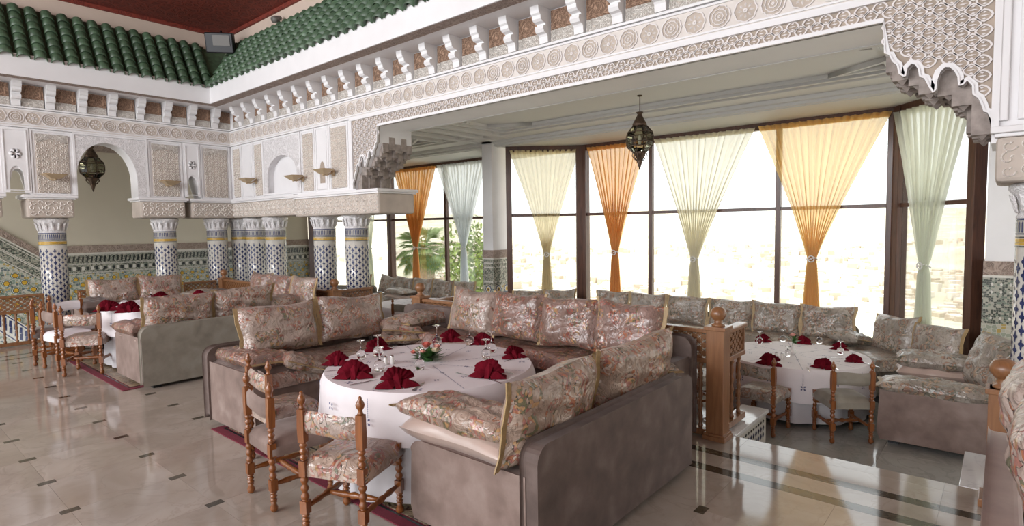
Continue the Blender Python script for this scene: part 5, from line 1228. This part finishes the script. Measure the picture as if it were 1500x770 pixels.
# ================================================================ CURTAINS
def curtain(label, p0, p1, ztop, ptie, ztie, mat, zb=-.05, n=13, seed=0, wt=.10, flare=.22, off=.07):
    rnd = random.Random(seed); a = Vector((*p0, 0)); b = Vector((*p1, 0)); d = (b - a); L = d.length; d.normalize(); nr = Vector((-d.y, d.x, 0))
    if nr.dot(Vector((-1, 0, 0))) < 0: nr = -nr
    ct = (Vector((*ptie, 0)) - a).dot(d)
    r = thing('curtain', (a + nr * off).to_tuple(), 0, label, 'curtain', 'tied-back sheer curtains')
    ph = [rnd.uniform(0, 6) for _ in range(6)]
    nu = n * 8
    def pos(s, zf):          # s 0..1 across the cloth; zf height
        wob = .5 + .5 * math.sin(3 * s * PI + ph[0])
        if zf >= ztie:
            v = (ztop - zf) / (ztop - ztie); k = 1 - v
            wv = wt + (L - wt) * k ** 1.12; c = ct + (L / 2 - ct) * k ** 1.12
        else:
            v = (ztie - zf) / (ztie - zb); wv = wt + (flare - wt) * min(1, v * 1.5) ** .8; c = ct
        x = c + (s - .5) * wv
        comp = min(1, (L / max(wv, .05) - 1) / 4)
        amp = .034 - .006 * comp
        if zf < ztie: amp = .03
        f = 2 * PI * n * s + .8 * math.sin(4 * s + ph[1]) + .3 * math.sin(zf * 2 + ph[2])
        y = amp * (math.sin(f) + .45 * math.sin(2.3 * f + ph[3]))
        if abs(zf - ztie) < .12: y *= .35 + .65 * abs(zf - ztie) / .12
        x += .006 * math.cos(f) * (1 + comp)
        p = d * x + nr * y; return (p.x, p.y, zf)
    zs = [ztop - (ztop - ztie) * (i / 22) for i in range(23)] + [ztie - (ztie - zb) * (i / 10) for i in range(1, 11)]
    m = MB(); vs = [pos(i / nu, z) for z in zs for i in range(nu + 1)]
    m.add(vs, [(j * (nu + 1) + i, j * (nu + 1) + i + 1, (j + 1) * (nu + 1) + i + 1, (j + 1) * (nu + 1) + i) for j in range(len(zs) - 1) for i in range(nu)], 0, True)
    m.build('drape', 'cur_' + mat, r)
    h = MB(); hz = [ztop + .01, ztop - .06]; vs = []
    for z in hz:
        for i in range(nu + 1): x, y, _ = pos(i / nu, min(z, ztop)); q = nr * .004; vs.append((x + q.x, y + q.y, z))
    h.add(vs, [(i, i + 1, nu + 2 + i, nu + 1 + i) for i in range(nu)], 0, True); h.build('heading_tape', 'cur_' + mat, r)
    t = MB(); cc = d * ct
    for k in range(16):
        an = 2 * PI * k / 16; rr_ = wt * .62; t.lathe([(.001, -.011), (.010, -.005), (.010, .005), (.001, .011)], 6, 0, Matrix.Translation((cc.x + d.x * rr_ * math.cos(an) + nr.x * rr_ * .8 * math.sin(an), cc.y + d.y * rr_ * math.cos(an) + nr.y * rr_ * .8 * math.sin(an), ztie + .015 * math.sin(2 * an))))
        t.lathe([(.001, -.010), (.008, -.005), (.008, .005), (.001, .010)], 6, 0, Matrix.Translation((cc.x + nr.x * .055 + d.x * .04 * math.cos(an), cc.y + nr.y * .055 + d.y * .04 * math.cos(an), ztie + .04 * math.sin(an))))
    t.build('beaded_tieback', 'ceramic', r)
    tag(r, label)
    return r
def lerp2(a, b, t): return (a[0] + (b[0] - a[0]) * t, a[1] + (b[1] - a[1]) * t)
SL = ((8.86, 5.93), (8.05, 6.93)); SR = ((7.97, .24), (8.86, 1.05))
curtain('olive-cream sheer curtain in the angled window right of the tiled pillar', SL[1], SL[0], 3.07, lerp2(SL[1], SL[0], .52), 1.18, 'olive', seed=1, n=12)
curtain('orange sheer curtain behind the glass lantern', (8.86, 5.72), (8.86, 4.55), 3.08, (8.86, 5.15), 1.22, 'orange', seed=2, n=12)
curtain('cream sheer curtain in the widest window, right of the lantern', (8.86, 4.42), (8.86, 2.80), 3.08, (8.86, 3.72), 1.14, 'cream', seed=3, n=15)
curtain('golden sheer curtain in the window left of the thick dark post', (8.86, 2.76), (8.86, 1.13), 3.09, (8.86, 2.02), 1.19, 'gold', seed=4, n=15)
curtain('pale green-white sheer curtain with a large beaded ring, right of the thick dark post', SR[1], SR[0], 3.06, lerp2(SR[1], SR[0], .48), 1.16, 'green', seed=5, n=11, wt=.12)
curtain('orange sheer curtain beside the palm tree in the left bay', (8.86, 11.25), (8.86, 9.75), 3.08, (8.86, 10.5), 1.23, 'orange', seed=6, n=14)
curtain('blue-white sheer curtain left of the tiled pillar in the left bay', (8.86, 9.68), (8.86, 8.2), 3.08, (8.86, 8.9), 1.25, 'white', seed=7, n=14)
curtain('whitish sheer curtain right of the second tiled column in the left bay', (8.78, 11.72), (8.36, 12.52), 3.06, (8.62, 12.02), 1.2, 'green', seed=8, n=8)
curtain('yellowish sheer curtain glimpsed between the two tiled columns', (8.34, 12.56), (7.95, 13.3), 3.06, (8.05, 13.1), 1.3, 'cream', seed=9, n=8)
# ================================================================ LANTERNS
def lantern(label, x, y, zbot, ztop, rad, zceil, sides=8):
    r = thing('lantern', (x, y, 0), .2, label, 'lantern', 'moorish glass lanterns'); H = ztop - zbot
    lv = [(.30, .50), (.40, .93), (.47, 1.0), (.56, 1.0), (.63, .93), (.74, .52)]
    pts = [(rad * q, zbot + H * t_) for t_, q in lv]
    m = MB(); g = MB(); pv = []
    for rr_, z in pts: pv.append([(rr_ * math.cos(2 * PI * i / sides), rr_ * math.sin(2 * PI * i / sides), z) for i in range(sides)])
    for j in range(len(pv)):
        for i in range(sides):
            m.tube([pv[j][i], pv[j][(i + 1) % sides]], .0055 * rad / .17, 5)
            if j < len(pv) - 1:
                m.tube([pv[j][i], pv[j + 1][i]], .0055 * rad / .17, 5)
                g.add([pv[j][i], pv[j][(i + 1) % sides], pv[j + 1][(i + 1) % sides], pv[j + 1][i]], [(0, 1, 2, 3)])
    m.build('frame', 'metal', r); g.build('glass_facets', 'lglass', r)
    MB().lathe([(rad * .52, zbot + H * .74), (rad * .50, zbot + H * .78), (rad * .36, zbot + H * .84), (rad * .18, zbot + H * .92), (rad * .16, zbot + H * .94), (rad * .27, zbot + H * .975), (rad * .20, zbot + H * .97), (.004, zbot + H * .96)], 16).build('crown', 'metal', r)
    b = MB(); b.lathe([(rad * .50, zbot + H * .305), (rad * .42, zbot + H * .27), (rad * .24, zbot + H * .20), (rad * .20, zbot + H * .17), (rad * .21, zbot + H * .15), (rad * .12, zbot + H * .08), (.004, zbot)], 16)
    for i in range(6):
        a = i * PI / 3; b.tube([(rad * .5 * math.cos(a), rad * .5 * math.sin(a), zbot + H * .29), (rad * .55 * math.cos(a), rad * .55 * math.sin(a), zbot + H * .24), (rad * .38 * math.cos(a), rad * .38 * math.sin(a), zbot + H * .19), (rad * .22 * math.cos(a), rad * .22 * math.sin(a), zbot + H * .16)], .006 * rad / .17, 5)
    b.build('pierced_base', 'metal', r)
    MB().tube([(0, 0, zbot + H * .96), (0, 0, zceil)], .004, 6).tube([(.018, 0, zbot + H * .98), (.018, 0, zceil)], .002, 5).lathe([(.03, zceil - .012), (.03, zceil)], 12).build('chain', 'metal', r)
    MB().lathe([(.012, zbot + H * .42), (.022, zbot + H * .48), (.022, zbot + H * .54), (.01, zbot + H * .60)], 10).build('bulb', 'ceramic', r)
pL = at(937, 205, 0, 6.55); zt_ = at(937, 162, 0, 6.55).z; zb_ = at(937, 249, 0, 6.55).z
lantern('faceted glass and bronze lantern hanging before the orange and cream curtains', pL.x, pL.y, zb_, zt_, .173, 3.30)
p = at(135, 250, 1, 12.4); lantern('large bronze lantern seen through the pointed arch of the left arcade', p.x, 12.4, at(135, 281, 1, 12.4).z, 3.25, .20, 3.45)
p = at(570, 262, 0, 6.6); lantern('small lantern partly hidden by the stalactite arch', p.x, p.y + .1, 2.42, 2.95, .14, 3.30)
# ================================================================ SCONCES, floodlight
def sconce(label, loc, rz):
    r = thing('wall_sconce', loc, rz, label, 'lamp', 'shallow wall sconces'); m = MB()
    # tapered boat-shaped bowl, open top, glass sides
    T = [(-.17, -.10, .02), (.17, -.10, .02), (.13, -.26, .02), (-.13, -.26, .02)]; B = [(-.06, -.15, -.045), (.06, -.15, -.045), (.05, -.20, -.045), (-.05, -.20, -.045)]
    m.add(T + B, [(0, 4, 5, 1), (1, 5, 6, 2), (2, 6, 7, 3), (3, 7, 4, 0), (4, 7, 6, 5)]); o = m.build('bowl', 'brass', r); s_ = o.modifiers.new('t', 'SOLIDIFY'); s_.thickness = .006
    m = MB()
    for i in range(4): m.tube([T[i], T[(i + 1) % 4]], .005, 6)
    m.build('rim', 'gold', r)
    MB().tube([(0, .0, -.02), (0, -.06, -.035), (0, -.12, -.06), (0, -.17, -.05)], [.016, .014, .012, .014], 10).lathe([(.012, -.075), (.02, -.06), (.018, -.045)], 10, 0, Matrix.Translation((0, -.175, 0))).build('arm', 'brass', r)
    MB().lathe([(.05, 0), (.052, .012), (.03, .03), (.016, .04)], 14, 0, Matrix.Translation((0, 0, -.02)) @ Matrix.Rotation(PI / 2, 4, 'X')).build('wall_plate', 'brass', r)
    return r
for (u, v, lb) in ((80, 257, 'boat-shaped sconce above the leftmost tiled column'), (250, 267, 'boat-shaped sconce above the second tiled column')):
    p = at(u, v, 1, 11.16); sconce(lb, (p.x, YW - .012, p.z), 0)
for (u, v, lb) in ((362, 263, 'sconce between the court corner and the white blind arch'), (430, 259, 'sconce on the right edge of the white blind arch'), (474, 250, 'sconce nearest the stalactite arch, right-hand one of five')):
    p = at(u, v, 0, 4.80); sconce(lb, (XW - .012, p.y, p.z), -PI / 2)
fl_ = thing('floodlight', at(322, 62, 0, 4.52), math.radians(-40), 'dark boxy floodlight hanging in the corner above the green tiles', 'lamp')
mm = MB(); mm.box(-.23, .23, -.05, .10, -.18, .16); o = mm.build('housing', 'black_metal', fl_, .02); o.rotation_euler = (math.radians(14), 0, 0)
mm = MB(); mm.box(-.10, .18, -.062, -.05, -.06, .12); o = mm.build('glass_face', 'lamp_face', fl_, .004); o.rotation_euler = (math.radians(14), 0, 0)
MB().tube([(0, .06, .1), (0, .08, .22)], .02, 8).build('bracket', 'black_metal', fl_)
s2 = thing('spotlight', at(404, 28, 0, 4.85), 0, 'small spotlight on the beige wall right of the floodlight', 'lamp')
MB().lathe([(.05, -.06), (.055, 0), (.035, .09), (.012, .11)], 12, 0, Matrix.Rotation(1.1, 4, 'Y')).build('head', 'lamp_face', s2); MB().tube([(0, 0, 0), (.12, 0, -.06)], .015, 6).build('arm', 'black_metal', s2)
# ================================================================ OUTSIDE
def hsh(x, y): return math.sin(x * 12.9898 + y * 78.233) * 43758.5453 % 1
mt_, tt, bb = newmat('valley_ground')
g = tt.nodes.new('ShaderNodeNewGeometry').outputs['Position']
n = nd(tt, 'ShaderNodeTexNoise', i_Scale=.02, i_Detail=8.0); tt.links.new(g, n.inputs['Vector'])
r = ramp(tt, [(.35, (.42, .42, .32)), (.5, (.58, .53, .42)), (.65, (.66, .61, .52))]); tt.links.new(n.outputs[0], r.inputs[0]); tt.links.new(r.outputs[0], bb.inputs['Base Color']); bb.inputs['Roughness'].default_value = .9; M['ground'] = mt_
def hgt(x, y):
    d = math.hypot(x, y); return -62 + 105 * max(0, min(1, (d - 300) / 2200)) ** 1.3 + (5 + d * .006) * math.sin(x * .006 + 1) * math.sin(y * .005 + 2) + 6 * math.sin(x * .021) * math.cos(y * .017)
m = MB(); m.grid(70, 50, lambda u, v: ((30 + 3200 * v ** 1.8) * math.cos(-1.0 + 2.9 * u), (30 + 3200 * v ** 1.8) * math.sin(-1.0 + 2.9 * u), hgt((30 + 3200 * v ** 1.8) * math.cos(-1.0 + 2.9 * u), (30 + 3200 * v ** 1.8) * math.sin(-1.0 + 2.9 * u))))
struct('ground_valley', m, ['ground'])
M['house'] = plain('pale_house_wall', (.78, .72, .64), .8, var=.15, vscale=.05); M['house2'] = plain('ochre_house_wall', (.56, .48, .38), .8)
m = MB(); rnd = random.Random(9)
for i in range(6000):
    a = rnd.uniform(-.35, 1.35); d = 240 + 800 * rnd.random() ** 1.1; x, y = d * math.cos(a), d * math.sin(a)
    if math.sin(x * .013) * math.cos(y * .011) < -.25: continue
    s1, s2_, h_ = rnd.uniform(2, 5), rnd.uniform(2, 5), rnd.uniform(2, 6); z = hgt(x, y) - 2
    m.box(-s1, s1, -s2_, s2_, 0, h_ + 2, rnd.choice((0, 0, 1)), Matrix.Translation((x, y, z)) @ Matrix.Rotation(rnd.uniform(0, 3), 4, 'Z'))
tag(m.build('town_houses', ['house', 'house2']), 'pale blocks of the distant town in the valley', 'houses', kind='stuff')
M['frond'] = plain('palm_frond', (.16, .24, .07), .6, var=.3, vscale=3); M['trunk'] = plain('palm_trunk', (.34, .27, .18), .9, var=.35, vscale=9, bmp=.8, bscale=14)
def palm(label, x, y, zc, r_, zbase):
    t = thing('palm_tree', (x, y, 0), 0, label, 'tree'); rnd = random.Random(3)
    MB().lathe([(.55, zbase), (.48, zc - 2.0), (.50, zc - .9), (.62, zc - .5), (.3, zc)], 12).build('trunk', 'trunk', t)
    for k in range(52):
        a = rnd.uniform(0, 2 * PI); el = rnd.uniform(-.9, 1.3); L = r_ * rnd.uniform(.8, 1.05); m = MB()
        dr = Vector((math.cos(a), math.sin(a), 0)); sd = Vector((-dr.y, dr.x, 0)); sag = .5
        def P(s): return Vector((0, 0, zc)) + dr * (L * s * math.cos(el)) + Vector((0, 0, L * s * math.sin(el) - sag * L * s * s * .6))
        m.tube([P(0), P(.3), P(.55)], .02, 4)
        c = P(.5)
        for q in range(15):
            w_ = -1.25 + 2.5 * q / 14; dd = ((P(.6) - P(.45)).normalized() * math.cos(w_) + sd * math.sin(w_)); tip = c + dd * L * .48 * (.75 + .25 * math.cos(w_)) - Vector((0, 0, .10 * L)); mid = c + dd * L * .26; ss = sd * math.cos(w_) * .035 + Vector((0, 0, .02))
            m.add([tuple(c), tuple(mid + ss), tuple(tip), tuple(mid - ss)], [(0, 1, 2, 3)])
        m.build('frond', 'frond', t)
pp = at(620, 363, 0, 17.0); palm('fan palm outside the left bay beside the orange curtain', pp.x, pp.y, pp.z, 1.55, -6)
def bush(label, x, y, z, r_, mat, n_=1500, zs=1.0):
    t = thing('leafy_tree', (x, y, 0), 0, label, 'tree'); rnd = random.Random(5); m = MB()
    for k in range(n_):
        v = Vector((rnd.gauss(0, 1), rnd.gauss(0, 1), rnd.gauss(0, 1))).normalized() * r_ * rnd.uniform(.55, 1.0) * (1 + .25 * math.sin(k % 7)); v.z *= zs
        u = Vector((rnd.uniform(-1, 1), rnd.uniform(-1, 1), rnd.uniform(-1, 1))).normalized(); w_ = v.normalized().cross(u).normalized() if v.length else u; s_ = rnd.uniform(.06, .15)
        c = v + Vector((0, 0, z)); m.add([tuple(c - u * s_), tuple(c + w_ * s_ * .5), tuple(c + u * s_), tuple(c - w_ * s_ * .5)], [(0, 1, 2, 3)])
    tag(m.build('foliage', mat, t), kind='stuff'); MB().lathe([(.22, -8), (.15, z - r_ * .3)], 8).build('trunk', 'trunk', t)
M['olive'] = plain('yellow_green_leaf', (.22, .30, .06), .6, var=.4, vscale=3)
pp = at(693, 400, 0, 15.5); bush('yellow-green leafy tree outside behind the blue-white curtain', pp.x, pp.y, pp.z, 1.25, 'olive', 2200, 1.6)
